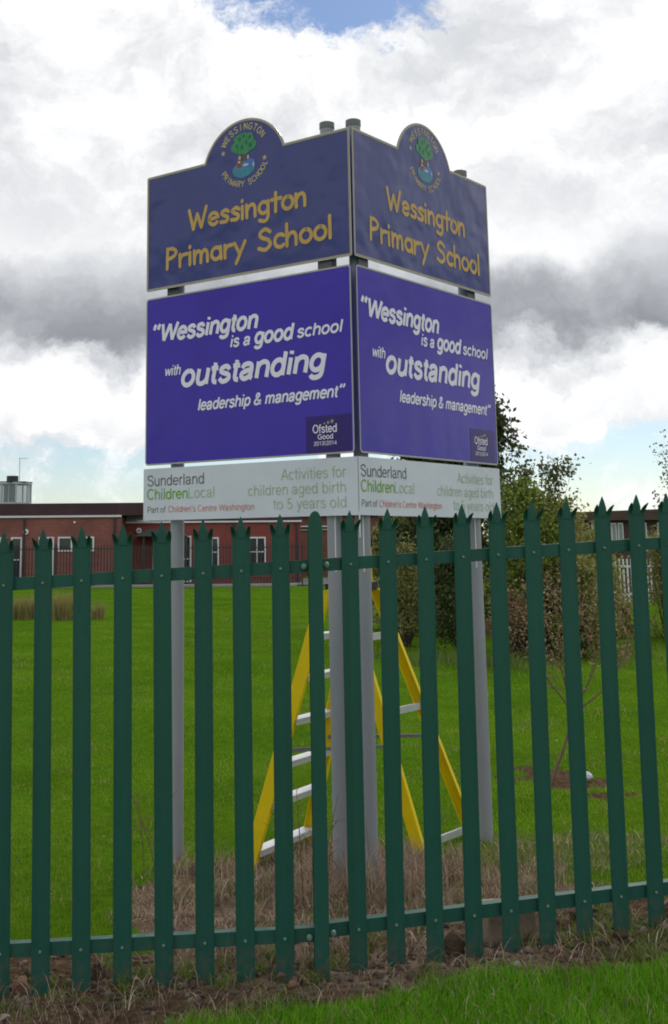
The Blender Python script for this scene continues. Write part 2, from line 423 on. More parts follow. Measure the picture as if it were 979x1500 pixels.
# steel joist post with a pointed front flange
m = MB(); hw = .0285
out = [(-hw, -.05), (hw, -.05), (hw, 1.765), (hw * .82, 1.785), (hw * .45, 1.803), (0, 1.808), (-hw * .45, 1.803), (-hw * .82, 1.785), (-hw, 1.765)]
n = len(out)
m.add([(x, 0, z) for x, z in out] + [(x, .006, z) for x, z in out],
      [tuple(range(n)), tuple(range(2 * n - 1, n - 1, -1))] + [(i, n + i, n + (i + 1) % n, (i + 1) % n) for i in range(n)])
m.box(-.0025, .0025, .0062, .094, -.05, 1.74); m.box(-hw, hw, .0942, .100, -.05, 1.745)
post = m.build('post', M['green_steel'], fence); post.location = Vector((.2345, 5.285, .068)) - F0
for dz in (.157, 1.585):
    for dx in (-.047, .047):
        q = bpy.data.objects.new('bolt', bigbolt_me); link(q, post); q.location = (dx, .026 + .0 + (.038 if dx > 0 else .0), dz - .001 + dx * .05)

# ------------------------------------------------------------------ the corner sign
TH = R(38.6273); C = Vector((.5155, 6.5, 0))
dL = Vector((-math.cos(TH), math.sin(TH), 0)); dR = Vector((math.sin(TH), math.cos(TH), 0))
sign = empty('school_sign', (C.x, C.y, .05), 'two-sided corner school sign of navy, purple and white boards on four grey poles', 'sign')
S0 = sign.location.copy()
poles = [(-.47, 7.385), (.398, 6.672), (.541, 6.632), (1.276, 7.560)]
tops = [3.90, 4.035, 4.035, 4.02]
for (x, y), zt in zip(poles, tops):
    m = MB().tube([(x - S0.x, y - S0.y, -.25), (x - S0.x, y - S0.y, zt - S0.z)], .0395, 20)
    p = m.build('pole', M['pole_grey'], sign, True)
    MB().tube([(x - S0.x, y - S0.y, zt - .028 - S0.z), (x - S0.x, y - S0.y, zt + .004 - S0.z), (x - S0.x, y - S0.y, zt + .008 - S0.z)], [.0425, .0425, .037], 20).build('cap', M['cap_grey'], p, True)
for (x, y) in poles[1:]:
    MB().box(x - S0.x - .003, x - S0.x + .003, y - S0.y - .0425, y - S0.y - .0395, 1.60 - S0.z, 1.90 - S0.z).build('cable_strip', M['strip_white'], sign)
def offs(pts, d):
    """inset a counter-clockwise outline by d with mitres"""
    n = len(pts); res = []
    for i in range(n):
        p0, p1, p2 = Vector(pts[i - 1]), Vector(pts[i]), Vector(pts[(i + 1) % n])
        a = (p1 - p0).normalized(); c = (p2 - p1).normalized()
        na = Vector((-a.y, a.x)); nc = Vector((-c.y, c.x)); q = na + nc
        if q.length < 1e-6: q = na
        q = q.normalized(); res.append(tuple(p1 + q * (d / max(.35, q.dot(na)))))
    return res
def rrect(x0, x1, z0, z1, r, n=5):
    pts = []
    for cx, cz, a0 in ((x1 - r, z0 + r, -90), (x1 - r, z1 - r, 0), (x0 + r, z1 - r, 90), (x0 + r, z0 + r, 180)):
        for i in range(n + 1):
            t = R(a0 + 90 * i / n); pts.append((cx + r * math.cos(t), cz + r * math.sin(t)))
    return pts
def plate(pts, y0, y1):
    n = len(pts); m = MB()
    m.add([(x, y0, z) for x, z in pts] + [(x, y1, z) for x, z in pts],
          [tuple(range(n)), tuple(range(2 * n - 1, n - 1, -1))] + [(i, n + i, n + (i + 1) % n, (i + 1) % n) for i in range(n)])
    return m
def ring(pa, pb, y):
    n = len(pa); m = MB()
    m.add([(x, y, z) for x, z in pa] + [(x, y, z) for x, z in pb], [(i, (i + 1) % n, n + (i + 1) % n, n + i) for i in range(n)])
    return m
# --- lettering
def smooth_pts(P, n=5):
    P = [Vector(p) for p in P]; res = []
    for i in range(len(P) - 1):
        p0 = P[max(i - 1, 0)]; p1 = P[i]; p2 = P[i + 1]; p3 = P[min(i + 2, len(P) - 1)]
        for j in range(n):
            t = j / n
            res.append(.5 * ((2 * p1) + (p2 - p0) * t + (2 * p0 - 5 * p1 + 4 * p2 - p3) * t * t + (3 * p1 - p0 - 3 * p2 + p3) * t ** 3))
    res.append(P[-1]); return [tuple(q) for q in res]
def ell(cx, cy, rx, ry, a0, a1, n=16): return [(cx + rx * math.cos(R(a0 + (a1 - a0) * i / n)), cy + ry * math.sin(R(a0 + (a1 - a0) * i / n))) for i in range(n + 1)]
S_ = smooth_pts
GLY = {   # hand-written rounded letters: (advance, strokes), cap height 1
 'W': (1.10, [[(0, 1), (.24, 0), (.47, .74), (.70, .02), (.98, 1.02)]]),
 'e': (.66, [S_([(.05, .31), (.3, .33), (.54, .38)], 3) + ell(.30, .31, .26, .30, 18, 318, 14)[1:]]),
 's': (.58, [S_([(.46, .52), (.30, .62), (.09, .50), (.22, .36), (.42, .22), (.34, .04), (.04, .05)])]),
 'i': (.26, [[(.06, .60), (.06, .0)], [(.05, .86), (.06, .90)]]),
 'n': (.66, [[(.03, .62), (.05, 0)], S_([(.06, .34), (.18, .55), (.36, .60), (.47, .42), (.48, 0)])]),
 'g': (.68, [ell(.28, .32, .24, .28, 55, 395, 16), S_([(.51, .60), (.52, .2), (.50, -.18), (.34, -.36), (.06, -.28)])]),
 't': (.56, [[(.24, .92), (.23, 0)], [(.0, .60), (.50, .62)]]),
 'o': (.68, [ell(.29, .31, .26, .30, 90, 440, 18)]),
 'P': (.68, [[(.05, 1.0), (.03, 0)], S_([(.06, .97), (.32, .98), (.52, .80), (.40, .58), (.07, .47)])]),
 'r': (.52, [[(.04, .60), (.05, 0)], S_([(.06, .36), (.18, .54), (.42, .57)])]),
 'm': (.90, [[(.03, .62), (.05, 0)], S_([(.06, .34), (.16, .55), (.29, .58), (.38, .42), (.38, 0)]), S_([(.40, .36), (.50, .55), (.62, .58), (.71, .42), (.73, 0)])]),
 'a': (.68, [ell(.28, .30, .24, .29, 50, 390, 16), [(.50, .60), (.54, 0)]]),
 'y': (.62, [[(.02, .60), (.27, .06)], [(.54, .62), (.10, -.38)]]),
 'S': (.78, [S_([(.60, .84), (.36, 1.0), (.10, .84), (.18, .62), (.50, .46), (.60, .22), (.36, .01), (.03, .12)])]),
 'c': (.60, [ell(.31, .31, .26, .30, 48, 312, 14)]),
 'h': (.66, [[(.04, 1.02), (.05, 0)], S_([(.06, .34), (.18, .55), (.36, .58), (.47, .42), (.48, 0)])]),
 'l': (.24, [[(.06, 1.0), (.07, 0)]]), ' ': (.42, [])}
def stroke(mb, pts, w, y, rnd_cap=True):
    for i in range(1, len(pts) - 1):                 # sharp corners: two strokes that overlap
        a = (Vector(pts[i]) - Vector(pts[i - 1])).normalized(); c = (Vector(pts[i + 1]) - Vector(pts[i])).normalized()
        if a.dot(c) < -.35:
            stroke(mb, pts[:i + 1], w, y, rnd_cap); stroke(mb, pts[i:], w, y - .0001, rnd_cap); return
    P = [Vector(p) for p in pts]; n = len(P); Lp = []; Rp = []
    for i in range(n):
        a = (P[i] - P[max(i - 1, 0)]); c = (P[min(i + 1, n - 1)] - P[i])
        if a.length < 1e-9: a = c
        if c.length < 1e-9: c = a
        a.normalize(); c.normalize(); na = Vector((-a.y, a.x)); nc = Vector((-c.y, c.x)); q = (na + nc)
        q = q.normalized() if q.length > 1e-6 else na
        k_ = w / max(.45, q.dot(na)); Lp.append(P[i] + q * k_); Rp.append(P[i] - q * k_)
    vs = Lp + Rp; fs = [(i, i + 1, n + i + 1, n + i) for i in range(n - 1)]
    for end, (l, r), p in () if not rnd_cap else ((0, (Lp[0], Rp[0]), P[0]), (1, (Lp[-1], Rp[-1]), P[-1])):
        b0 = len(vs); s = l if end == 0 else r; ang = math.atan2(s.y - p.y, s.x - p.x); rr = (s - p).length
        arc = [p + Vector((math.cos(ang + math.pi * j / 6), math.sin(ang + math.pi * j / 6))) * rr for j in range(7)]
        vs = vs + arc; fs.append(tuple(range(b0, b0 + 7)))
    mb.add([(v.x, y, v.y) for v in vs], fs)
SANS = {   # plain upright grotesque: (advance, strokes), cap height 1, x-height .72
 'o': (.68, [ell(.33, .36, .25, .32, 90, 450, 22)]), 'c': (.62, [ell(.33, .36, .25, .32, 42, 318, 16)]),
 'e': (.66, [[(.08, .375), (.585, .375)] + ell(.33, .36, .255, .32, 12, 322, 18)]),
 'a': (.66, [S_([(.09, .50), (.15, .63), (.31, .68), (.46, .62), (.50, .46), (.50, .12), (.58, .02)]), S_([(.50, .41), (.30, .37), (.11, .28), (.10, .13), (.24, .035), (.41, .10), (.50, .24)])]),
 's': (.60, [S_([(.49, .52), (.40, .65), (.27, .68), (.12, .60), (.13, .46), (.30, .38), (.48, .29), (.50, .14), (.38, .04), (.22, .035), (.08, .18)])]),
 'i': (.28, [[(.14, 0), (.14, .71)], [(.14, .86), (.14, 1.0)]]), 'l': (.28, [[(.14, 0), (.14, 1.0)]]),
 'n': (.67, [[(.12, 0), (.12, .71)], S_([(.12, .46), (.20, .62), (.36, .68), (.51, .60), (.55, .44), (.55, .2), (.55, 0)])]),
 'h': (.67, [[(.12, 0), (.12, 1.0)], S_([(.12, .46), (.20, .62), (.36, .68), (.51, .60), (.55, .44), (.55, .2), (.55, 0)])]),
 'm': (1.0, [[(.12, 0), (.12, .71)], S_([(.12, .46), (.19, .62), (.32, .68), (.45, .60), (.48, .44), (.48, 0)]), S_([(.48, .46), (.55, .62), (.68, .68), (.82, .60), (.85, .44), (.85, 0)])]),
 'u': (.67, [S_([(.12, .71), (.12, .45), (.12, .25), (.17, .09), (.31, .035), (.46, .10), (.55, .26)]), [(.55, .71), (.55, 0)]]),
 'g': (.68, [ell(.32, .37, .235, .31, 0, 360, 20), S_([(.56, .71), (.56, .4), (.56, .05), (.52, -.17), (.37, -.25), (.20, -.23), (.11, -.12)])]),
 'd': (.68, [ell(.32, .36, .235, .32, 0, 360, 20), [(.56, 1.0), (.56, 0)]]), 'b': (.68, [ell(.36, .36, .235, .32, 180, 540, 20), [(.12, 1.0), (.12, 0)]]),
 'p': (.68, [ell(.36, .36, .235, .32, 180, 540, 20), [(.12, .71), (.12, -.27)]]),
 't': (.38, [S_([(.18, .90), (.18, .55), (.18, .20), (.23, .06), (.35, .04)]), [(.03, .66), (.34, .66)]]),
 'f': (.36, [S_([(.17, 0), (.17, .5), (.17, .80), (.23, .94), (.36, .96)]), [(.03, .66), (.34, .66)]]),
 'r': (.42, [[(.12, 0), (.12, .71)], S_([(.12, .42), (.18, .60), (.28, .67), (.39, .67)])]),
 'v': (.60, [[(.06, .71), (.30, .03), (.54, .71)]]), 'w': (.92, [[(.06, .71), (.25, .03), (.46, .66), (.67, .03), (.86, .71)]]),
 'y': (.60, [[(.06, .71), (.31, .06)], S_([(.55, .71), (.31, .04), (.23, -.18), (.07, -.24)])]),
 'W': (1.14, [[(.05, 1.0), (.29, .04), (.57, .95), (.85, .04), (1.09, 1.0)]]),
 'A': (.80, [[(.05, 0), (.40, .97), (.75, 0)], [(.18, .33), (.62, .33)]]), 'N': (.86, [[(.12, 0), (.12, 1.0)], [(.12, 1.0), (.72, 0)], [(.72, 0), (.72, 1.0)]]),
 'S': (.78, [S_([(.66, .74), (.55, .92), (.36, .96), (.14, .87), (.15, .65), (.38, .54), (.62, .43), (.67, .22), (.52, .05), (.30, .04), (.09, .24)])]),
 'C': (.84, [ell(.44, .50, .35, .46, 42, 318, 20)]), 'O': (.90, [ell(.45, .50, .36, .46, 90, 450, 24)]),
 'G': (.90, [ell(.45, .50, .36, .46, 42, 352, 22), [(.47, .46), (.82, .46)]]), 'L': (.66, [[(.12, 1.0), (.12, .05), (.60, .05)]]),
 'E': (.72, [[(.66, .95), (.12, .95), (.12, .05), (.66, .05)], [(.12, .52), (.58, .52)]]), 'I': (.30, [[(.14, 0), (.14, 1.0)]]),
 'T': (.72, [[(.36, 0), (.36, .95)], [(.04, .95), (.68, .95)]]), 'M': (1.0, [[(.12, 0), (.12, .96), (.48, .10), (.84, .96), (.84, 0)]]),
 'R': (.80, [[(.12, 0), (.12, 1.0)], S_([(.12, .95), (.45, .95), (.64, .86), (.64, .62), (.45, .52), (.12, .52)]), [(.40, .52), (.70, 0)]]),
 'P': (.76, [[(.12, 0), (.12, 1.0)], S_([(.12, .95), (.45, .95), (.64, .88), (.67, .72), (.62, .55), (.45, .47), (.12, .47)])]),
 'Y': (.76, [[(.04, 1.0), (.38, .45), (.72, 1.0)], [(.38, .45), (.38, 0)]]), 'H': (.84, [[(.12, 0), (.12, 1.0)], [(.70, 0), (.70, 1.0)], [(.12, .52), (.70, .52)]]),
 '0': (.62, [ell(.31, .50, .23, .46, 90, 450, 20)]), '1': (.62, [[(.12, .76), (.34, .95), (.34, 0)]]),
 '2': (.62, [S_([(.08, .70), (.15, .90), (.32, .96), (.51, .85), (.50, .66), (.34, .44), (.12, .20), (.07, .05)]), [(.06, .05), (.56, .05)]]),
 '3': (.62, [S_([(.08, .78), (.18, .93), (.34, .96), (.50, .86), (.48, .64), (.28, .53), (.50, .42), (.54, .20), (.36, .04), (.18, .06), (.07, .22)])]),
 '4': (.62, [[(.58, .26), (.06, .26), (.44, .95), (.44, 0)]]),
 '5': (.62, [[(.52, .95), (.17, .95), (.12, .50)], S_([(.12, .48), (.28, .58), (.47, .52), (.54, .32), (.46, .11), (.26, .04), (.08, .17)])]),
 '&': (.80, [S_([(.72, .02), (.44, .36), (.20, .68), (.21, .87), (.34, .96), (.47, .87), (.45, .72), (.22, .48), (.09, .26), (.16, .09), (.34, .035), (.54, .14), (.68, .42)])]),
 '\u201c': (.62, [[(.11, .72), (.13, .88), (.20, 1.02)], [(.39, .72), (.41, .88), (.48, 1.02)]]), '\u201d': (.60, [[(.20, 1.04), (.18, .88), (.10, .74)], [(.48, 1.04), (.46, .88), (.38, .74)]]),
 '\u2019': (.24, [[(.14, 1.02), (.09, .76)]]), '|': (.50, [[(.25, 1.08), (.25, -.14)]]), ' ': (.34, [])}
def words(body, s0, s1, base, cap, w, y=-.0015, shear=0.0):
    """one printed line as a mesh per word; w = stroke width as a share of the cap height"""
    tot = sum(SANS[c][0] for c in body) - .16; sx = (s1 - s0 - shear * cap * .7) / tot; x = -.08; q = 0; out = [MB()]
    for ch in body:
        if ch == ' ': out.append(MB())
        adv, sts = SANS[ch]
        for st in sts:
            q += 1
            stroke(out[-1], [(s0 + (x + px) * sx + shear * cap * py, base + py * cap) for px, py in st], w * cap * .5, y - .00025 * (q % 4), False)
        x += adv
    return out
def arc_text(mb, body, cx, cz, r, a0, a1, size, inside=False, y=-.0015):
    n = len(body)
    for i, ch in enumerate(body):
        t = R(a0 + (a1 - a0) * i / (n - 1)); rot = (t + math.pi / 2) if inside else (t - math.pi / 2)
        c, s = math.cos(rot), math.sin(rot); ox, oz = cx + r * math.cos(t), cz + r * math.sin(t); adv, sts = SANS[ch]
        for j, st in enumerate(sts):
            pts = [((px - adv / 2) * size * .92, (py - .5) * size) for px, py in st]
            stroke(mb, [(ox + px * c - py * s, oz + px * s + py * c) for px, py in pts], size * .085, y - .00025 * j, False)
    return mb
def hand_text(mb, body, s0, s1, base, cap, w):
    tot = sum(GLY[c][0] for c in body) - .14; sx = (s1 - s0) / tot; x = 0; q = 0
    for ch in body:
        adv, sts = GLY[ch]
        for st in sts:
            q += 1
            stroke(mb, [(s0 + (x + px) * sx, base + py * cap) for px, py in st], w, -.0015 - .0003 * (q % 4))
        x += adv
    return mb
def disc(mb, cx, cz, rx, rz, y, n=14, wob=0.0, seed=1, a0=0, a1=360):
    rr = random.Random(seed); pts = []
    full = abs(a1 - a0) >= 360
    for i in range(n if full else n + 1):
        t = R(a0 + (a1 - a0) * i / n); k_ = 1 + rr.uniform(-wob, wob); pts.append((cx + rx * k_ * math.cos(t), y, cz + rz * k_ * math.sin(t)))
    mb.add(pts, [tuple(range(len(pts)))])
def star(mb, cx, cz, r, y, n=5, k_=.42):
    mb.add([(cx + (r if i % 2 == 0 else r * k_) * math.sin(math.pi * i / n), y, cz + (r if i % 2 == 0 else r * k_) * math.cos(math.pi * i / n)) for i in range(2 * n)], [tuple(range(2 * n))])

def make_face(side):
    if side == 'L': org = C + dL * 1.51; ang = math.atan2(-dL.y, -dL.x); inset_l, inset_r = 0, .012
    else: org = C.copy(); ang = math.atan2(dR.y, dR.x); inset_l, inset_r = .012, 0
    def board(name, mb, material, y=0.0):
        o = mb.build(name, material, sign)
        o.location = Vector((org.x, org.y, 0)) - Vector((S0.x, S0.y, S0.z)); o.rotation_euler = (0, 0, ang)
        return o
    def sub(mb, name, material, parent): return mb.build(name, material, parent)
    # navy name board with arched head
    x0, x1, z0, z1 = 0.0 + inset_l * .6, 1.51 - inset_r * .6, 3.248, 3.963
    pts = rrect(x0, x1, z0, z1, .012, 3); nq = 4
    cxa, cza, ra = .762, 3.858, .315
    a_end = math.degrees(math.asin((z1 - cza) / ra))
    arch = ell(cxa, cza, ra, ra, a_end, 180 - a_end, 28)
    pts = pts[:8] + arch + pts[8:]
    nb = board('name_board', plate(pts, 0, .004), M['navy_board'])
    sub(ring(pts, offs(pts, .0075), -.0012), 'edge_trim', M['board_edge'], nb)
    sub(ring(offs(pts, .0085), offs(pts, .0145), -.0012), 'border_line', M['gold_line'], nb)
    sub(hand_text(MB(), 'Wessington', .345, 1.203, 3.578, .118, .0112), 'lettering', M['gold_print'], nb)
    sub(hand_text(MB(), 'Primary', .165, .762, 3.368, .120, .0114), 'lettering', M['gold_print'], nb)
    sub(hand_text(MB(), 'School', .866, 1.368, 3.368, .120, .0114), 'lettering', M['gold_print'], nb)
    cx, cz = .765, 3.955
    sub(arc_text(MB(), 'WESSINGTON', cx, cz, .172, 147, 35, .040), 'crest_lettering', M['gold_small'], nb)
    sub(arc_text(MB(), 'PRIMARY', cx, cz, .172, 211, 267, .036, True), 'crest_lettering', M['gold_small'], nb)
    sub(arc_text(MB(), 'SCHOOL', cx, cz, .172, 285, 334, .036, True), 'crest_lettering', M['gold_small'], nb)
    for q in ((.610, 3.993), (.918, 3.909)):
        m = MB(); star(m, *q, .019, -.0015); sub(m, 'crest_star', M['gold_small'], nb)
    m = MB()
    for i, (dx, dz, r1) in enumerate(((0, .085, .062), (-.045, .055, .045), (.047, .05, .045), (.0, .045, .055), (.03, .095, .045), (-.03, .10, .04))):
        disc(m, cx + dx, cz + dz, r1 * 1.05, r1 * .78, -.0016 - .0003 * i, 14, .12, i + 3)
    sub(m, 'crest_tree', M['crest_green'], nb)
    for i, (dx, dz) in enumerate(((-.03, .10), (.02, .075), (.045, .10), (-.05, .06), (.0, .115), (.05, .05), (-.015, .05))):
        m = MB(); disc(m, cx + dx, cz + dz, .010, .014, -.0036, 8, .3, i); sub(m, 'crest_leaf', M['crest_dark'], nb)
    m = MB(); m.add([(cx - .016, -.0014, cz - .05), (cx + .022, -.0014, cz - .05), (cx + .012, -.0014, cz + .03), (cx - .008, -.0014, cz + .03)], [(0, 1, 2, 3)])
    sub(m, 'crest_trunk', M['crest_brown'], nb)
    m = MB(); disc(m, cx, cz - .085, .085, .05, -.0017, 18, .06, 8); sub(m, 'crest_pond', M['crest_teal'], nb)
    m = MB(); disc(m, cx + .045, cz - .055, .034, .028, -.0020, 12, .1, 2); sub(m, 'crest_blue_patch', M['crest_blue'], nb)
    m = MB(); disc(m, cx - .035, cz - .045, .019, .03, -.0023, 10, .1, 2); sub(m, 'crest_red_figure', M['crest_red'], nb)
    for dx, dz, rx, rz, yy_, mm in ((-.030, -.012, .011, .013, -.0026, 'crest_skin'), (.032, -.018, .010, .013, -.0026, 'crest_skin'), (.015, -.062, .022, .008, -.0026, 'crest_white'),
                                   (.072, -.068, .006, .014, -.0026, 'crest_white'), (-.034, -.038, .010, .006, -.0029, 'crest_white')):
        m = MB(); disc(m, cx + dx, cz + dz, rx, rz, yy_, 10); sub(m, 'crest_face' if mm == 'crest_skin' else 'crest_highlight', M[mm], nb)
    # purple quotation board
    x0, x1, z0, z1 = 0.0 + inset_l * 1.6, 1.51 - inset_r * 1.6, 2.205, 3.203
    pts = rrect(x0, x1, z0, z1, .022, 5)
    qb = board('quote_board', plate(pts, 0, .004), M['purple_board'])
    sub(ring(pts, offs(pts, .009), -.0012), 'edge_trim', M['board_edge'], qb)
    Sh = .22; T = lambda *q, **kw: [sub(w_, 'lettering', M['white_print'], qb) for w_ in words(*q, **kw)]
    T('\u201cWessington', .047, .862, 2.932, .104, .215, shear=Sh)
    T('is a', .658, .805, 2.843, .066, .19, shear=Sh); T('good', .836, 1.105, 2.842, .088, .215, shear=Sh); T('school', 1.132, 1.432, 2.846, .066, .19, shear=Sh)
    T('with', .155, .282, 2.723, .060, .155, shear=Sh); T('outstanding', .288, 1.318, 2.650, .128, .215, shear=Sh)
    T('leadership & management\u201d', .415, 1.436, 2.502, .064, .185, shear=Sh)
    bx = MB(); bx.add([(1.18, -.0013, 2.216), (1.472, -.0013, 2.216), (1.472, -.0013, 2.41), (1.18, -.0013, 2.41)], [(0, 1, 2, 3)])
    sub(bx, 'badge_panel', M['badge_purple'], qb)
    for q in (('Ofsted', 1.228, 1.380, 2.320, .044, .14), ('Good', 1.260, 1.356, 2.286, .027, .17), ('2013|2014', 1.234, 1.378, 2.254, .021, .14)):
        for w_ in words(*q, y=-.0024): sub(w_, 'badge_lettering', M['white_print'], qb)
    for x, z, r in ((1.352, 2.377, .016), (1.326, 2.372, .012), (1.302, 2.368, .009)):
        m = MB(); star(m, x, z, r, -.0025, 5, .3); sub(m, 'badge_star', M['gold_small'], qb)
    # white notice board
    x0, x1, z0, z1 = -.012 if side == 'L' else 0.0055, 1.5045 if side == 'L' else 1.522, 1.887, 2.186
    wb = board('notice_board', plate([(x0, z0), (x1, z0), (x1, z1), (x0, z1)], 0, .004), M['white_board'])
    for col_, *q in (('grey_print', 'Sunderland', .022, .458, 2.085, .062, .105), ('grey_print', 'Part of', .024, .163, 1.931, .036, .10), ('lime_print', 'Children', .022, .334, 2.007, .062, .13),
                     ('pale_green_print', 'Local', .342, .536, 2.007, .062, .075), ('pale_green_print', 'Activities for', 1.013, 1.430, 2.083, .060, .075),
                     ('pale_green_print', 'children aged birth', .782, 1.430, 2.005, .058, .075), ('pale_green_print', 'to 5 years old', .957, 1.430, 1.928, .058, .075),
                     ('orange_print', 'Children\u2019s Centre Washington', .188, .822, 1.931, .036, .10)):
        for w_ in words(*q): sub(w_, 'lettering', M[col_], wb)
    # rails on the back and clips in the gaps
    for z in (3.36, 3.84, 2.35, 3.05, 2.03):
        r_ = MB().box(.06, 1.45, .0042, .02, z - .02, z + .02).build('back_rail', M['dark_alu'], sign)
        r_.location = Vector((org.x, org.y, 0)) - Vector((S0.x, S0.y, S0.z)); r_.rotation_euler = (0, 0, ang)
    return org, ang
make_face('L'); make_face('R')
# short dark backing plates seen between the boards, fixed to the poles
for (x, y), an in ((poles[0], -TH), (poles[1], -TH), (poles[2], math.pi / 2 - TH), (poles[3], math.pi / 2 - TH)):
    o = MB().box(-.046, .046, -.0015 - .044, -.040, -.05, .05).build('clamp', M['dark_alu'], sign)
    o.location = (x - S0.x, y - S0.y, 3.226 - S0.z); o.rotation_euler = (0, 0, an)
o = MB().box(-.003, .003, -.003, .003, 1.775 - S0.z, 1.905 - S0.z).build('corner_strip', M['strip_white'], sign); o.location = (0, -.006, 0)

# ------------------------------------------------------------------ yellow step ladder
lad = empty('step_ladder', (.55, 7.35, .02), 'open yellow step ladder with silver treads standing behind the centre poles', 'ladder')
L0 = lad.location.copy()
NLt, NRt, FLt, FRt = Vector((.37, 7.20, 1.49)), Vector((.475, 7.22, 1.49)), Vector((.565, 7.50, 1.49)), Vector((.675, 7.52, 1.49))
NLb, NRb, FLb, FRb = Vector((-.078, 7.12, .02)), Vector((.885, 7.28, .02)), Vector((.265, 7.72, .02)), Vector((1.245, 7.76, .02))
def chan(p, q, wdir, w, tdir, t, name='rail'):
    """flat channel rail, wide along wdir"""
    p, q = p - L0, q - L0; a = wdir.normalized(); c = tdir.normalized(); m = MB()
    prof = [(-w, -t), (w, -t), (w, t), (w - .006, t), (w - .006, -t + .006), (-w + .006, -t + .006), (-w + .006, t), (-w, t)]
    n = len(prof); vs = [e + a * i + c * j for e in (p, q) for i, j in prof]
    m.add(vs, [(i, (i + 1) % n, n + (i + 1) % n, n + i) for i in range(n)] + [(0, 1, 4, 5), (1, 2, 3, 4), (5, 6, 7, 0)] + [(n + 5, n + 4, n + 1, n), (n + 4, n + 3, n + 2, n + 1), (n, n + 7, n + 6, n + 5)])
    r_ = m.build(name, M['ladder_yellow'], lad)
    f = MB().beam(p.lerp(q, 1.0) + Vector((0, 0, .03)), p.lerp(q, 1.0) - Vector((0, 0, .02)), .035, .022).build('foot', M['black_rubber'], r_)
    return r_
rd = (FLb - NLb).normalized()                       # along the treads
wd_l = Vector((.97, -.12, .26)); wd_r = Vector((.97, -.12, -.24))
chan(NLt, NLb, wd_l, .040, rd, .014); chan(FLt, FLb, wd_l, .040, -rd, .014)
chan(NRt, NRb, wd_r, .034, rd, .016); chan(FRt, FRb, wd_r, .034, -rd, .016)
chan(FRt + Vector((-.03, 0, .0)), FRt + Vector((-.033, 0, .255)), Vector((1, 0, 0)), .016, rd, .012, 'guard_upright').children[0].hide_render = False
for zz in (.135, .375, .575, .80, 1.03, 1.25):
    f = (1.49 - zz) / 1.47
    p = NLt.lerp(NLb, f); q = FLt.lerp(FLb, f)
    m = MB(); a = (q - p).normalized(); side = Vector((a.y, -a.x, 0)).normalized()
    m.beam(p - L0 + a * .012, q - L0 - a * .012, .040, .0045); m.beam(p - L0 + a * .012 + Vector((0, 0, -.015)) + side * .034, q - L0 - a * .012 + Vector((0, 0, -.015)) + side * .034, .003, .0125)
    m.build('tread', M['tread_alu'], lad)
for zz in (.115, .815, 1.225):
    f = (1.49 - zz) / 1.47
    p = NRt.lerp(NRb, f); q = FRt.lerp(FRb, f)
    MB().beam(p - L0, q - L0, .008, .019).build('brace', M['tread_alu'], lad)
for (t1, b1, t2, b2) in ((NLt, NLb, NRt, NRb), (FLt, FLb, FRt, FRb)):
    f = .575; MB().beam(t1.lerp(b1, f) - L0, t2.lerp(b2, f) - L0, .005, .010).build('spreader', M['dark_alu'] if False else M['cap_grey'], lad)
m = MB(); e = .03
vs = [NLt, NRt + Vector((.02, 0, 0)), FRt + Vector((.02, .02, 0)), FLt]
m.add([v - L0 + Vector((0, 0, -.01)) for v in vs] + [v - L0 + Vector((0, 0, .035)) for v in vs], [(3, 2, 1, 0), (4, 5, 6, 7), (0, 1, 5, 4), (1, 2, 6, 5), (2, 3, 7, 6), (3, 0, 4, 7)])
m.build('top_platform', M['black_rubber'], lad)

# ------------------------------------------------------------------ school building, far left
M['brick'] = None
bm_ = bpy.data.materials.new('brick'); bm_.use_nodes = True; k = NG(bm_.node_tree); b = bm_.node_tree.nodes['Principled BSDF']
b.inputs['Roughness'].default_value = .85
t = k.n('ShaderNodeTexCoord').outputs['Object']; sp = k.n('ShaderNodeSeparateXYZ'); k.l(t, sp.inputs[0])
cb = k.n('ShaderNodeCombineXYZ'); k.l(k.m('ADD', sp.outputs[0], sp.outputs[1]), cb.inputs[0]); k.l(sp.outputs[2], cb.inputs[1])
br = k.n('ShaderNodeTexBrick'); k.l(cb.outputs[0], br.inputs[0]); br.inputs['Scale'].default_value = 1.0
br.inputs['Brick Width'].default_value = .225; br.inputs['Row Height'].default_value = .075; br.inputs['Mortar Size'].default_value = .008
br.inputs['Color1'].default_value = (.30, .078, .060, 1); br.inputs['Color2'].default_value = (.22, .060, .048, 1); br.inputs['Mortar'].default_value = (.22, .16, .13, 1)
k.l(k.mix(k.rng(k.noise(t, .8, 5), .35, .7), br.outputs[0], k.mix(1.0, br.outputs[0], (.72, .75, .78, 1), 'MULTIPLY')), b.inputs['Base Color'])
M['brick'] = bm_
M['red_wall'] = mat('red_wall', (.22, .055, .046), .8, .14, 1.5)
M['white_trim'] = mat('white_trim', (.68, .69, .70), .5, .06, 3)
M['roof_dark'] = mat('roof_dark', (.050, .026, .030), .75, .25, 1.2)
M['corrugated'] = mat('corrugated', (.42, .45, .46), .5, .1, 3)
M['dark_glass'] = mat('dark_glass', (.02, .03, .035), .08, spec=.6)
M['pale_glass'] = mat('pale_glass', (.16, .22, .24), .06, spec=.8)
M['dark_metal'] = mat('dark_metal', (.03, .032, .035), .5)
M['lamp_white'] = mat('lamp_white', (.8, .8, .78), .4)
bld = empty('school_building', (-6.5, 62, .05), 'low red brick school building with white trim and glazed roof lantern', 'building')
B0 = bld.location.copy()
def part(mb, name, material, parent=bld, bevel=0):
    mb.v = [(x - B0.x, y - B0.y, z - B0.z) for x, y, z in mb.v]
    return mb.build(name, material, parent)
part(MB().box(-30, -6.5, 60, 72, -.1, 3.18), 'wall', M['brick'])
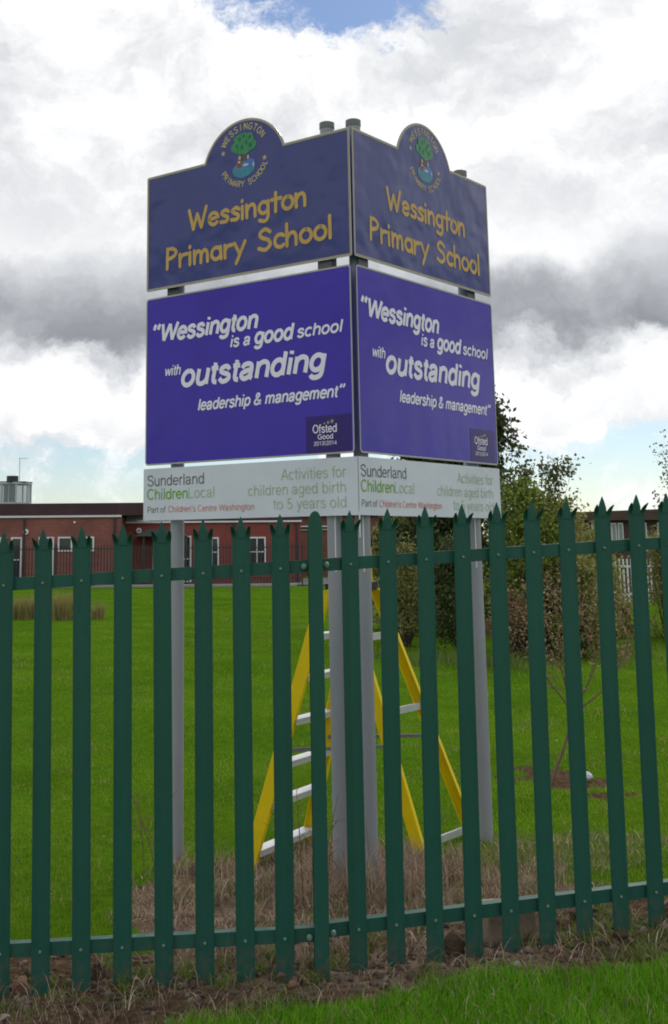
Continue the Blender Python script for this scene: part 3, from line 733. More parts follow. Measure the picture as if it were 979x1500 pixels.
part(MB().box(-6.5, 2.05, 62, 72, -.1, 2.92), 'wall', M['red_wall'])
part(MB().box(-30, -6.45, 59.9, 60.05, 3.18, 3.27), 'fascia', M['white_trim'])
part(MB().box(-6.45, 2.10, 61.9, 62.05, 2.92, 3.00), 'fascia', M['white_trim'])
m = MB()
for i in range(24):
    x = -6.45 + i * .09; m.box(x, x + .06, 62.3, 62.5, 3.0, 3.36)
part(m, 'metal_cladding', M['corrugated'])
rf = part(MB().box(-30, -5.4, 60.6, 71.5, 3.27, 3.86), 'roof', M['roof_dark'])
part(MB().box(-5.39, 2.0, 62.7, 71.5, 3.0, 3.42), 'roof', M['roof_dark'])
def window(x0, x1, z0, z1, y, nv=1, nh=1, name='window'):
    w = MB(); t_ = .07
    w.box(x0, x1, y - .06, y + .02, z0, z0 + t_); w.box(x0, x1, y - .06, y + .02, z1 - t_, z1)
    w.box(x0, x0 + t_, y - .06, y + .02, z0 + t_, z1 - t_); w.box(x1 - t_, x1, y - .06, y + .02, z0 + t_, z1 - t_)
    for i in range(1, nv): xx = x0 + (x1 - x0) * i / nv; w.box(xx - .025, xx + .025, y - .05, y + .02, z0 + t_, z1 - t_)
    for i in range(1, nh): zz = z0 + (z1 - z0) * i / nh; w.box(x0 + t_, x1 - t_, y - .045, y + .02, zz - .025, zz + .025)
    o = part(w, name, M['white_trim'])
    part(MB().box(x0 + t_, x1 - t_, y - .03, y - .015, z0 + t_, z1 - t_), 'pane', M['dark_glass'], o)
window(-12.15, -11.80, .75, 2.28, 60); window(-11.62, -11.10, .2, 2.28, 60, 1, 2, 'door'); window(-10.32, -9.60, .2, 2.28, 60, 1, 2, 'door')
window(-9.42, -8.74, 1.60, 2.28, 60); window(-8.35, -7.72, 1.60, 2.28, 60); window(-2.60, -1.93, .80, 2.22, 62, 2, 2); window(-.50, .34, .80, 2.22, 62, 2, 2)
window(-5.12, -4.86, .1, 2.30, 61.95, 1, 2, 'door'); window(-3.78, -3.26, .1, 2.30, 61.95, 1, 2, 'door')
for x, y, zt in ((-6.75, 59.9, 3.18), (-1.2, 61.9, 2.92), (1.85, 61.9, 2.92), (-11.0, 59.9, 3.18)):
    part(MB().tube([(x, y, .05), (x, y, zt)], .045, 8), 'downpipe', M['dark_metal'])
# entrance canopy
part(MB().add([(-5.9, 60.6, 2.28), (-3.4, 60.6, 2.28), (-3.4, 62, 2.28), (-5.9, 62, 2.28), (-5.2, 60.7, 2.62), (-3.9, 60.7, 2.62), (-3.9, 62, 2.62), (-5.2, 62, 2.62)],
    [(0, 3, 2, 1), (4, 5, 6, 7), (0, 1, 5, 4), (1, 2, 6, 5), (2, 3, 7, 6), (3, 0, 4, 7)]), 'canopy', M['dark_metal'])
for x in (-5.5, -4.4, -3.5): part(MB().box(x, x + .08, 60.7, 60.78, .05, 2.28), 'canopy_post', M['dark_metal'])
def wall_lamp(x, z, y):
    o = part(MB().tube([(x, y, z), (x, y - .07, z)], .13, 14), 'wall_lamp', M['lamp_white'])
    part(MB().tube([(x, y - .07, z - .01), (x, y - .10, z - .01)], .05, 10), 'lamp_eye', M['dark_metal'], o)
wall_lamp(-10.94, 2.53, 60); wall_lamp(-5.81, 2.57, 62); part(MB().tube([(-8.65, 60, 2.95), (-8.65, 59.9, 2.95)], .05, 8), 'wall_lamp', M['lamp_white'])
# glazed roof lantern
lx, ly, n = -12.12, 62.5, 8
fr = MB(); pn = []
for i in range(n):
    a0, a1 = 2 * math.pi * i / n + .39, 2 * math.pi * (i + 1) / n + .39
    p, q = (lx + .93 * math.cos(a0), ly + .93 * math.sin(a0)), (lx + .93 * math.cos(a1), ly + .93 * math.sin(a1))
    fr.beam((*p, 3.86), (*p, 4.93), .035, .035); fr.beam((*p, 4.90), (*q, 4.90), .05, .045); fr.beam((*p, 3.92), (*q, 3.92), .05, .05)
    mid_ = ((p[0] + q[0]) / 2, (p[1] + q[1]) / 2); fr.beam((*mid_, 3.9), (*mid_, 4.9), .015, .015)
    pn.append((p, q))
lan = part(fr, 'lantern_frame', M['corrugated'])
M['lantern_glass'] = mat('lantern_glass', (.30, .38, .40), .05, spec=.8)
gk = NG(M['lantern_glass'].node_tree); pb = M['lantern_glass'].node_tree.nodes['Principled BSDF']; pb.inputs['Alpha'].default_value = .45
for p, q in pn:
    part(MB().add([(*p, 3.95), (*q, 3.95), (*q, 4.87), (*p, 4.87)], [(0, 1, 2, 3)]), 'pane', M['lantern_glass'], lan)
part(MB().tube([(lx, ly, 4.93), (lx, ly, 4.98)], .98, 8), 'lantern_lid', M['dark_metal'], lan)
part(MB().tube([(lx, ly, 4.98), (lx, ly, 5.28)], .29, 12), 'vent_cowl', M['dark_metal'], lan)
part(MB().tube([(lx - .1, ly - .1, 3.86), (lx - .1, ly - .1, 4.92)], .30, 10), 'flue', M['dark_metal'], lan)
part(MB().tube([(lx + .35, ly, 4.98), (lx + .33, ly, 6.16)], .018, 6).beam((lx + .30, ly, 6.15), (lx + .72, ly, 6.13), .012, .012), 'aerial', M['corrugated'], lan)
# block behind, seen between and right of the centre poles
b2 = empty('classroom_block', (6, 76, .05), 'distant brown brick block seen between the centre poles under the sign', 'building')
def part2(mb, name, material, parent=b2):
    mb.v = [(x - 6, y - 76, z - .05) for x, y, z in mb.v]; return mb.build(name, material, parent)
part2(MB().box(2.1, 11, 76, 84, -.1, 3.5), 'wall', mat('brown_brick', (.15, .065, .045), .85, .2, 2))
part2(MB().box(2.0, 11.1, 75.8, 84.2, 3.5, 3.72), 'roof', M['roof_dark'])
w = part2(MB().box(2.3, 4.2, 75.9, 76.02, 2.70, 2.95), 'window', M['white_trim']); part2(MB().box(2.3, 4.2, 75.86, 75.89, 2.76, 2.89), 'pane', M['dark_glass'], w)
w = part2(MB().box(7.6, 8.3, 75.9, 76.02, 1.6, 2.6), 'window', M['white_trim']); part2(MB().box(7.7, 8.2, 75.86, 75.89, 1.7, 2.5), 'pane', M['dark_glass'], w)

# black bar railing in front of the building
rl = empty('bar_railing', (-6, 57.2, .1), 'dark metal bar railing running in front of the brick school building', 'railing')
bar_me = MB().tube([(0, 0, 0), (0, 0, 1.72)], [.024, .024], 5).mesh('bar', M['dark_metal'])
for i in range(118):
    o = bpy.data.objects.new('bar', bar_me); link(o, rl); o.location = (-8.6 + i * .14, 0, .05)
for z in (.28, 1.62):
    MB().box(-8.7, 8.1, -.02, .02, z - .02, z + .02).build('rail', M['dark_metal'], rl)
for i in range(7):
    MB().box(-8.6 + i * 2.75, -8.54 + i * 2.75, -.03, .03, -.1, 1.85).build('post', M['dark_metal'], rl)

# ------------------------------------------------------------------ right: low timber building and picket fence
tb = empty('timber_building', (13.5, 45, 0), 'low brown flat-roofed building with pale windows behind the shrubs on the right', 'building')
M['brown_wood'] = mat('brown_wood', (.075, .048, .042), .8, .2, 3)
def part3(mb, name, material, parent=tb):
    mb.v = [(x - 13.5, y - 45, z) for x, y, z in mb.v]; return mb.build(name, material, parent)
part3(MB().box(10.9, 24, 42, 50, -.1, 2.5), 'wall', M['brown_wood'])
part3(MB().add([(10.7, 41.7, 2.5), (24, 41.7, 2.5), (24, 50.2, 2.5), (10.7, 50.2, 2.5), (10.7, 41.7, 2.78), (24, 41.7, 3.15), (24, 50.2, 3.15), (10.7, 50.2, 2.78)],
    [(0, 3, 2, 1), (4, 5, 6, 7), (0, 1, 5, 4), (1, 2, 6, 5), (2, 3, 7, 6), (3, 0, 4, 7)]), 'roof', M['brown_wood'])
for x0, x1 in ((10.95, 11.12), (11.58, 11.76), (11.80, 11.98), (12.5, 12.75), (13.1, 13.4)):
    w = part3(MB().box(x0, x1, 41.93, 42.0, 1.5, 2.42), 'window', M['white_trim']); part3(MB().box(x0 + .04, x1 - .04, 41.91, 41.925, 1.55, 2.37), 'pane', M['pale_glass'], w)
pf = empty('picket_fence', (10.8, 38, .05), 'small white picket fence between the shrubs on the right', 'fence')
pk = MB().box(-.022, .022, -.01, .01, 0, 1.25).mesh('picket', M['white_trim'])
for i in range(14):
    o = bpy.data.objects.new('picket', pk); link(o, pf); o.location = (-.7 + i * .115, 0, 0)
for z in (.2, 1.0): MB().box(-.75, .9, .011, .04, z, z + .06).build('rail', M['white_trim'], pf)
# bird table on a post, under the sign's right face
bt = empty('bird_table', (4.35, 30, 0), 'small pale wooden board on a post seen under the right sign face', 'post')
MB().tube([(0, 0, 0), (0, 0, 2.1)], .035, 8).build('post', M['crest_brown'], bt)
o = MB().box(-.09, .10, -.05, -.02, 2.06, 2.34).build('board', mat('pale_wood', (.52, .36, .17), .7, .15, 10), bt)

# ------------------------------------------------------------------ trees and shrubs
def leaf_quads(P, size, rng, droop=.3, asp=.5, svar=.35):
    """diamond leaves (one quad folded) at points P"""
    n = len(P); s = size * (1 + svar * rng.standard_normal(n).clip(-2, 2) * .5)
    d = rng.standard_normal((n, 3)); d[:, 2] -= droop; d /= np.linalg.norm(d, axis=1, keepdims=True)
    u = rng.standard_normal((n, 3)); u -= (u * d).sum(1, keepdims=True) * d; u /= np.linalg.norm(u, axis=1, keepdims=True)
    w = np.cross(d, u); s = s[:, None]
    v = np.stack([P, P + d * s * .5 + u * s * asp * .5 + w * s * .10, P + d * s, P + d * s * .5 - u * s * asp * .5 + w * s * .10], 1)
    f = np.arange(n * 4).reshape(n, 4)
    return v.reshape(-1, 3), f
def grow(seed, base, hgt, r0, levels, nchild, spread, lean=(0, 0), ratio=.62, first=.25, upw=.25):
    """branching skeleton -> (list of (pts, radii)), twig points"""
    rr = random.Random(seed); tubes = []; tips = []
    def br(p, d, ln, r, lv):
        pts = [p]; rad = [r]; n = 5; q = p.copy(); dd = d.copy()
        for i in range(n):
            dd = (dd + Vector((rr.uniform(-.16, .16), rr.uniform(-.16, .16), rr.uniform(-.05, .12) + (upw * .15 if lv else 0)))).normalized()
            q = q + dd * ln / n; pts.append(q.copy()); rad.append(r * (1 - .75 * (i + 1) / n))
        tubes.append((pts, rad))
        if lv >= levels:
            for i in range(1, n + 1): tips.append((pts[i], lv))
            return
        for c in range(nchild[min(lv, len(nchild) - 1)]):
            t = first + (1 - first) * rr.random() if lv == 0 else .25 + .75 * rr.random()
            i = min(int(t * n), n - 1); o_ = pts[i].lerp(pts[i + 1], t * n - i)
            a = rr.uniform(0, 2 * math.pi); side = Vector((math.cos(a), math.sin(a), rr.uniform(-.1, .5)))
            nd = (dd * (1 - spread) + side * spread + Vector((0, 0, upw))).normalized()
            br(o_, nd, ln * ratio * (1.15 - .55 * t if lv == 0 else rr.uniform(.7, 1.1)), r * .5 * (1 - .5 * t), lv + 1)
    br(Vector((0, 0, 0)), Vector((lean[0], lean[1], 1)).normalized(), hgt, r0, 0)
    return tubes, tips
M['bark'] = mat('bark', (.06, .048, .036), .9, .25, 12)
M['bark_dark'] = mat('bark_dark', (.03, .024, .02), .9, .25, 12)
M['leaf_dark'] = mat('leaf_dark', (.03, .05, .015), .55, leaf=[(.030, .050, .014), (.055, .085, .020), (.085, .115, .030)], trans=.3, var=.3, vscale=1.5)
M['leaf_mid'] = mat('leaf_mid', (.07, .11, .02), .55, leaf=[(.10, .15, .022), (.19, .25, .04), (.32, .37, .09)], trans=.5, var=.12, vscale=1.5)
M['leaf_yellow'] = mat('leaf_yellow', (.15, .15, .02), .55, leaf=[(.15, .18, .03), (.25, .26, .055), (.38, .34, .09)], trans=.5, var=.12, vscale=1.5)
M['leaf_red'] = mat('leaf_red', (.12, .06, .04), .6, leaf=[(.14, .14, .045), (.28, .17, .10), (.38, .25, .16)], trans=.35, var=.12, vscale=2)
M['leaf_olive'] = mat('leaf_olive', (.10, .09, .03), .6, leaf=[(.13, .165, .035), (.25, .26, .08), (.40, .35, .15)], trans=.45, var=.12, vscale=2)
M['leaf_birch'] = mat('leaf_birch', (.04, .06, .02), .6, leaf=[(.04, .055, .016), (.08, .10, .028), (.12, .12, .04)], trans=.35)
def tree(name, label, cat, base, hgt, r0, seed, levels, nchild, spread, leafmat, nleaf, lsize, sig, bark='bark', group=None, keep=None, lean=(0, 0), ratio=.62, first=.25, upw=.25, asp=.55, sx=1.0):
    root = empty(name, base, label, cat, group)
    tubes, tips = grow(seed, base, hgt, r0, levels, nchild, spread, lean, ratio, first, upw)
    m = MB()
    for pts, rad in tubes:
        m.tube([(p.x * sx, p.y * sx, p.z) for p in pts], rad, 5, False)
    m.build('trunk', M[bark], root, True)
    rng = np.random.default_rng(seed)
    T = np.array([[t[0].x * sx, t[0].y * sx, t[0].z] for t in tips])
    P = T[rng.integers(0, len(T), nleaf)] + rng.standard_normal((nleaf, 3)) * sig
    if keep is not None: P = P[keep(P)]
    P = P[P[:, 2] > .05]
    v, f = leaf_quads(P, lsize, rng, asp=asp)
    np_obj('crown', v, f, M[leafmat], root)
    return root
G_T = 'trees behind the sign'; G_S = 'shrubs along the hedge bed'
def big_tree(label, base, hgt, width, seed, leafmat, nleaf, lsize, z0, prof, ncl, sig, name):
    root = empty(name, base, label, 'tree', G_T)
    volume_plant(root, np.random.default_rng(seed), hgt, width, z0, prof, ncl, nleaf, lsize, sig, leafmat, 'bark_dark', .14, 'crown', 'trunk')
tree('birch_tree', 'slim sparse tree with loose twigs and small leaves beside the dark tree', 'tree', (4.15, 21, 0), 2.35, .045, 5, 3, [13, 4, 3], .5, 'leaf_birch', 2600, .075, .05, 'bark_dark', G_T, lean=(.16, 0), ratio=.58, first=.3, upw=.35)
tree('young_tree', 'sparse small-leaved young tree at the right edge of the lawn', 'tree', (10.0, 30, 0), 3.1, .06, 9, 3, [12, 4, 3], .5, 'leaf_birch', 2400, .08, .06, 'bark_dark', G_T, first=.3)
def clumps(rng, n, hgt, width, z0, prof):
    """clump centres through a crown volume; prof(t) radius share at height share t"""
    t = rng.random(n) ** .85; a = rng.uniform(0, 2 * np.pi, n); r = np.sqrt(rng.random(n)) * .9 + .1
    rad = np.array([prof(q) for q in t]) * width * r
    return np.stack([np.cos(a) * rad, np.sin(a) * rad, z0 + (hgt - z0) * t], 1)
def volume_plant(root, rng, hgt, width, z0, prof, ncl, nleaf, lsize, sig, leafmat, bark, r0, crown, stem, trunk=True):
    Cc = clumps(rng, ncl, hgt, width, z0, prof); m = MB(); rr = random.Random(int(rng.integers(1e6)))
    if trunk: m.tube([(0, 0, -.05), (.02, 0, hgt * .35), (-.02, 0, hgt * .7), (0, 0, hgt * .97)], [r0, r0 * .75, r0 * .45, r0 * .12], 7, False)
    for c in Cc:
        c = Vector(c); b0 = Vector((0, 0, max(.0, c.z - rr.uniform(.25, .6) * c.xy.length - .15))) if trunk else Vector((c.x * .12, c.y * .12, -.03))
        md = b0.lerp(c, .55) + Vector((rr.uniform(-.06, .06), rr.uniform(-.06, .06), rr.uniform(-.03, .06))) * width
        m.tube([b0, md, c], [r0 * .22, r0 * .14, r0 * .06], 4, False)
    m.build(stem, M[bark], root)
    w_ = rng.uniform(.4, 1.3, ncl); i = rng.choice(ncl, nleaf, p=w_ / w_.sum())
    P = Cc[i] + rng.standard_normal((nleaf, 3)) * sig * rng.uniform(.6, 1.3, ncl)[i][:, None]
    P = P[P[:, 2] > .02]; v, f = leaf_quads(P, lsize, rng, asp=.55); np_obj(crown, v, f, M[leafmat], root)
def shrub(label, base, hgt, width, seed, leafmat, nleaf, lsize, name='shrub', nst=7, lv=2):
    root = empty(name, base, label, 'shrub', G_S); rng = np.random.default_rng(seed)
    volume_plant(root, rng, hgt * .95, width, hgt * .08, lambda t: (1 - (2 * abs(t - .42)) ** 2.4 * .55) * (1 - .45 * t), 34, int(nleaf * 1.6), lsize, .11 * (hgt + width) * .5, leafmat, 'bark', .02 + .012 * hgt, 'foliage', 'stems', False)
    return root
big_tree('tall dense dark green tree rising behind the right sign face', (4.05, 26, 0), 5.35, 1.75, 21, 'leaf_dark', 36000, .12, .5, lambda t: (1 - t) ** .75 * .95 + .12, 130, .20, 'dark_tree')
shrub('thin dark green shrub nearest the centre poles', (2.55, 22.5, 0), 1.75, .55, 1, 'leaf_olive', 2600, .06, nst=5)
shrub('upright dark green shrub left of the right-hand pole', (3.35, 21.5, 0), 1.8, .6, 2, 'leaf_dark', 3800, .065)
shrub('bright green leafy shrub just right of the right-hand pole', (4.32, 20.6, 0), 2.75, .72, 3, 'leaf_mid', 5200, .075)
shrub('yellowish green shrub below the sparse tree', (4.92, 21.0, 0), 2.35, .65, 4, 'leaf_yellow', 4200, .07)
shrub('low shrub with reddish brown leaves at the lawn edge', (3.92, 19.9, 0), 1.0, .60, 5, 'leaf_red', 1300, .055)
shrub('dark rounded shrub between the red and olive shrubs', (4.40, 20.1, 0), 1.0, .45, 6, 'leaf_dark', 4200, .06)
shrub('brownish olive shrub left of the white picket fence', (5.0, 20.2, 0), 1.55, .55, 7, 'leaf_olive', 4200, .06)
shrub('small red and green shrub at the foot of the olive shrub', (4.62, 19.7, 0), .70, .45, 8, 'leaf_olive', 900, .05)
shrub('spindly olive shrub right of the white picket fence', (7.55, 24, 0), 1.9, .7, 9, 'leaf_olive', 2600, .06, nst=6)
shrub('tall green shrub at the right edge beyond the fence', (8.6, 25, 0), 2.0, .8, 10, 'leaf_mid', 4200, .07)
shrub('dull green shrub under the right sign face', (3.0, 27, 0), 2.2, 1.0, 13, 'leaf_olive', 6000, .08)
shrub('loose olive scrub just left of the white picket fence', (6.0, 23.5, 0), 1.95, .7, 15, 'leaf_olive', 3400, .065)
shrub('low green and brown scrub below the white picket fence', (6.7, 24.5, 0), .75, .6, 16, 'leaf_olive', 2000, .055)
shrub('bushy yellow green scrub at the far right beyond the spindly shrub', (8.2, 23.5, 0), 1.75, .8, 17, 'leaf_yellow', 3800, .065)
shrub('green bush in front of the brown timber building', (8.6, 33, 0), 1.9, .9, 14, 'leaf_mid', 4200, .08)

# bare sapling on the lawn at the right
root = empty('bare_sapling', (2.2, 9.75, .0), 'bare brown multi-stemmed sapling in a dug patch of lawn', 'sapling')
m = MB(); rr = random.Random(6)
def twig(p, d, ln, r, lv):
    pts = [p]; q = p.copy(); dd = d.copy()
    for i in range(6):
        dd = (dd + Vector((rr.uniform(-.13, .13), rr.uniform(-.13, .13), .03))).normalized(); q = q + dd * ln / 6; pts.append(q.copy())
    m.tube(pts, [r * (1 - .7 * i / 6) for i in range(7)], 5, False)
    if lv < 3:
        for c in range(4):
            i = rr.randint(2, 6); nd = (dd + Vector((rr.uniform(-.9, .9), rr.uniform(-.7, .7), rr.uniform(-.1, .5)))).normalized(); twig(pts[i], nd, ln * rr.uniform(.45, .75), r * .5, lv + 1)
m.tube([(-.06, 0, -.03), (-.03, 0, .08), (.05, 0, .26), (.13, 0, .50)], [.012, .011, .010, .009], 6, False)
for d, l_ in (((.5, 0, .9), .62), ((.15, .1, 1), .66), ((-.6, 0, .75), .60), ((.95, .1, .5), .60), ((.1, -.2, 1), .55), ((-.25, .1, 1), .60)):
    twig(Vector((.13, 0, .50)), Vector(d).normalized(), l_, .0085, 1)
tr_ = m.build('trunk', M['bark_dark'] if False else mat('sapling_bark', (.15, .10, .07), .85, .2, 20), root)
V = np.array([v.co for v in tr_.data.vertices]); rng = np.random.default_rng(3); V = V[V[:, 2] > .60]
v, f = leaf_quads(V[rng.integers(0, len(V), 950)] + rng.standard_normal((950, 3)) * .02, .034, rng); np_obj('dry_leaves', v, f, M['leaf_red'], root)
# crumpled litter beside it
lit = MB(); rr = random.Random(2)
pts = [(rr.uniform(.7, 1) * math.cos(t) * math.sin(ph), rr.uniform(.7, 1) * math.sin(t) * math.sin(ph), rr.uniform(.7, 1) * math.cos(ph)) for ph in (.5, 1.2, 1.9, 2.6) for t in [q * 1.047 for q in range(6)]]
lit.add([(x * .045, y * .04, z * .035) for x, y, z in pts], [(r_ * 6 + i, r_ * 6 + (i + 1) % 6, (r_ + 1) * 6 + (i + 1) % 6, (r_ + 1) * 6 + i) for r_ in range(3) for i in range(6)] + [tuple(range(6)), tuple(range(18, 24))])
o = lit.build('litter', mat('litter', (.62, .63, .72), .4, .3, 30)); o.location = (2.42, 9.80, .045); tag(o, 'crumpled white and blue litter beside the bare sapling', 'litter')

# ------------------------------------------------------------------ blades: lawn, foreground grass, dry growth
def blades(name, P, hgt, wid, bend, rng, material, segs=2, parent=None, ang=None):
    """curved tapered blades; P (n,3) roots; hgt, wid arrays; bend 0..1 how far they lie over"""
    n = len(P); a = rng.uniform(0, 2 * np.pi, n) if ang is None else ang; dx, dy = np.cos(a), np.sin(a)
    f2 = rng.uniform(0, 2 * np.pi, n); sx, sy = np.cos(f2), np.sin(f2)
    vs = []
    for s in range(segs + 1):
        t = s / segs; out = bend * hgt * t ** 1.7; up = hgt * t * np.sqrt(np.clip(1 - (bend * t) ** 2 * .75, .03, 1)); w = wid * (1 - t) ** .7 * .5
        c = np.stack([P[:, 0] + dx * out, P[:, 1] + dy * out, P[:, 2] + up], 1)
        if s < segs:
            vs.append(c + np.stack([sx * w, sy * w, 0 * w], 1)); vs.append(c - np.stack([sx * w, sy * w, 0 * w], 1))
        else: vs.append(c)
    V = np.stack(vs, 1); m_ = V.shape[1]; base = (np.arange(n) * m_)[:, None]
    tri = []
    for s in range(segs - 1): q = 2 * s; tri += [[q, q + 1, q + 3], [q, q + 3, q + 2]]
    q = 2 * (segs - 1); tri.append([q, q + 1, q + 2])
    F = (base[:, None, :] + np.array(tri)[None]).reshape(-1, 3)
    return np_obj(name, V.reshape(-1, 3), F, material, parent)
M['blade'] = mat('blade', (.08, .2, .015), 1.0, spec=.0, leaf=[(.112, .245, .013), (.155, .312, .017), (.195, .355, .023), (.30, .36, .05)], trans=.45, var=.26, vscale=.8)
M['blade_fg'] = mat('blade_fg', (.08, .2, .02), .7, spec=.10, leaf=[(.078, .260, .006), (.110, .350, .008), (.155, .410, .016), (.29, .41, .06)], trans=.42, var=.25, vscale=4)
M['dry'] = mat('dry', (.25, .16, .09), .8, spec=.15, leaf=[(.16, .112, .085), (.34, .24, .175), (.49, .365, .27), (.66, .54, .41)], trans=.2, var=.35, vscale=6)
M['weed'] = mat('weed', (.1, .16, .04), .6, spec=.2, leaf=[(.07, .14, .02), (.13, .20, .035), (.22, .25, .08)], trans=.4)
rng = np.random.default_rng(7)
# lawn behind the fence
n = 430000
yy = 5.6 * (57 / 5.6) ** (rng.random(n) ** 1.2); xx = rng.uniform(-.30 * 1, .42, n) * yy + rng.uniform(-.8, .8, n)
thin_ = sstep(.60, .72, fbm(xx * .9 + 4, yy * 1.6)) * .8
kp = (soil(xx, yy) + (fbm(xx * 6, yy * 6) - .5) * .5 < .42) & (yy - fence_y(xx) > .1) & (rng.random(n) > thin_); xx, yy = xx[kp], yy[kp]
zz = height(xx, yy) - .004
hh = (.018 + .022 * rng.random(len(xx))) * (.7 + .8 * fbm(xx * 1.5, yy * 1.5)); ww = .0030 * (yy / 6) ** .85
o = blades('lawn_grass', np.stack([xx, yy, zz], 1), hh, ww, rng.uniform(.2, .85, len(xx)), rng, M['blade'], 1)
tag(o, 'short mown green grass of the lawn behind the fence', 'grass', kind='stuff')
# rough grass at the foot of the hedge bed
n = 14000; xx = rng.uniform(1.8, 9.5, n); yy = 19.2 + .25 * (xx - 4) + rng.normal(0, .55, n) + 1.6 * np.abs(fbm(xx * .8, xx * 0) - .5) * 4
kp = rng.random(n) < sstep(.32, .62, fbm(xx * 1.7, yy * 1.7)); xx, yy = xx[kp], yy[kp]; n = len(xx)
o = blades('rough_grass', np.stack([xx, yy, height(xx, yy) - .01], 1), .06 + .22 * rng.random(n) ** 2, .008 + .010 * rng.random(n), rng.uniform(.1, .8, n), rng, M['weed'], 2)
tag(o, 'rough uncut grass and weeds along the foot of the shrubs', 'grass', kind='stuff')
# fallen leaves and coarse tufts that break up the lawn
n = 900; yy = 6.5 * (40 / 6.5) ** rng.random(n); xx = rng.uniform(-.28, .40, n) * yy; kp = soil(xx, yy) < .3; xx, yy = xx[kp], yy[kp]; n = len(xx)
v, f = leaf_quads(np.stack([xx, yy, height(xx, yy) + .03], 1), .028, rng, asp=.6); o = np_obj('fallen_leaves', v, f, M['leaf_red'])
tag(o, 'small fallen leaves scattered over the lawn', 'leaves', kind='stuff')
cx_ = 6.5 * (32 / 6.5) ** rng.random(260); cX = rng.uniform(-.28, .40, 260) * cx_; i_ = rng.integers(0, 260, 15000); sp_ = (.05 + .10 * rng.random(260))[i_]
xx = cX[i_] + rng.standard_normal(15000) * sp_ * 1.6; yy = cx_[i_] + rng.standard_normal(15000) * sp_; kp = soil(xx, yy) < .3; xx, yy, i_ = xx[kp], yy[kp], i_[kp]; n = len(xx)
o = blades('lawn_tufts', np.stack([xx, yy, height(xx, yy) - .004], 1), (.035 + .045 * rng.random(260))[i_] * rng.uniform(.5, 1.1, n), .0045 * (yy / 6) ** .8, rng.uniform(.2, .9, n), rng, M['leaf_mid'], 2)
tag(o, 'coarser darker grass tufts dotted over the lawn', 'grass', kind='stuff')
# grass in front of the fence
n = 70000
xx = rng.uniform(-2.2, 3.2, n); yy = rng.uniform(4.2, 5.6, n); d = yy - fence_y(xx)
kp = (soil(xx, yy) + (fbm(xx * 5, yy * 5) - .5) * .55 < .40) & (d < -.05); xx, yy = xx[kp], yy[kp]
zz = height(xx, yy) - .005; hh = (.030 + .055 * rng.random(len(xx))) * (.45 + 1.1 * fbm(xx * 4, yy * 4))
o = blades('verge_grass', np.stack([xx, yy, zz], 1), hh, .0026 + .0022 * rng.random(len(xx)), rng.uniform(.15, .9, len(xx)), rng, M['blade_fg'], 2)
tag(o, 'longer bright green grass of the verge in front of the fence', 'grass', kind='stuff')
n = 2600; xx = rng.uniform(-1.6, 2.6, n); yy = fence_y(xx) - rng.uniform(.2, 1.0, n); yy = np.maximum(yy, 4.3)
o = blades('verge_dead_grass', np.stack([xx, yy, height(xx, yy) - .002], 1), .03 + .06 * rng.random(n), .0022 + .002 * rng.random(n), rng.uniform(.4, .98, n), rng, M['dry'], 2)
tag(o, 'pale dead blades scattered through the verge grass', 'grass', kind='stuff')
# tufts of grass and weeds in the soil strip
cx_ = rng.uniform(-1.5, 2.4, 100); cd = rng.uniform(-.26, .42, 100); cy_ = fence_y(cx_) + cd
i_ = rng.integers(0, 100, 6500); s_ = (.015 + .05 * rng.random(100))[i_]
cx_ = np.where(np.abs(cx_ - 1.03) < .22, cx_ + .5, cx_); cy_ = fence_y(cx_) + cd
xx = cx_[i_] + rng.standard_normal(6500) * s_; yy = cy_[i_] + rng.standard_normal(6500) * s_; zz = height(xx, yy) - .004
hh = (.02 + .075 * rng.random(100) ** 1.5)[i_] * rng.uniform(.5, 1.2, 6500)
o = blades('weeds', np.stack([xx, yy, zz], 1), hh, .003 + .006 * rng.random(6500) ** 2, rng.uniform(.2, 1, 6500), rng, M['weed'], 2)
tag(o, 'small green weeds and grass tufts in the soil under the fence', 'weeds', kind='stuff')
# dead litter and stems round the sign
n = 52000
xx = rng.uniform(-1.1, 2.9, n); yy = rng.uniform(5.45, 8.0, n); dz_ = dry_zone(xx, yy)
kp = rng.random(n) < dz_ * sstep(.36, .62, fbm(xx * 3.3, yy * 3.3)); kp &= yy - fence_y(xx) > .10
kp &= ~((np.abs(xx - 1.02) < .26) & (np.abs(yy - 5.66) < .30)); xx, yy = xx[kp], yy[kp]; n = len(xx)
o = blades('dead_litter', np.stack([xx, yy, height(xx, yy) + .025 * rng.random(n) ** 2], 1), .018 + .06 * rng.random(n) ** 1.6, .0025 + .0065 * rng.random(n) ** 2, rng.uniform(.80, .995, n), rng, M['dry'], 2)
tag(o, 'broken dead leaves and stems lying around the feet of the sign poles', 'litter', kind='stuff')
n = 26000
xx = rng.uniform(-1.1, 1.6, n); yy = rng.uniform(5.6, 7.8, n)
core = np.exp(-((xx - .42) / .40) ** 2 - ((yy - 6.5) / .38) ** 2) + .7 * np.exp(-((xx + .48) / .20) ** 2 - ((yy - 7.15) / .28) ** 2) + .35 * np.exp(-((xx - .95) / .4) ** 2 - ((yy - 6.6) / .5) ** 2)
kp = (rng.random(n) < (.16 + core) * sstep(.34, .58, fbm(xx * 5.1 + 2, yy * 5.1))) & (dry_zone(xx, yy) > .3); xx, yy, core = xx[kp], yy[kp], core[kp]; n = len(xx)
o = blades('dead_stems', np.stack([xx, yy, height(xx, yy) - .005], 1), (.05 + .12 * rng.random(n) + .24 * core * rng.random(n) ** 1.6), .0022 + .0035 * rng.random(n) ** 2, np.where(rng.random(n) < .5, rng.uniform(.6, .97, n), rng.uniform(.1, .6, n)), rng, M['dry'], 3)
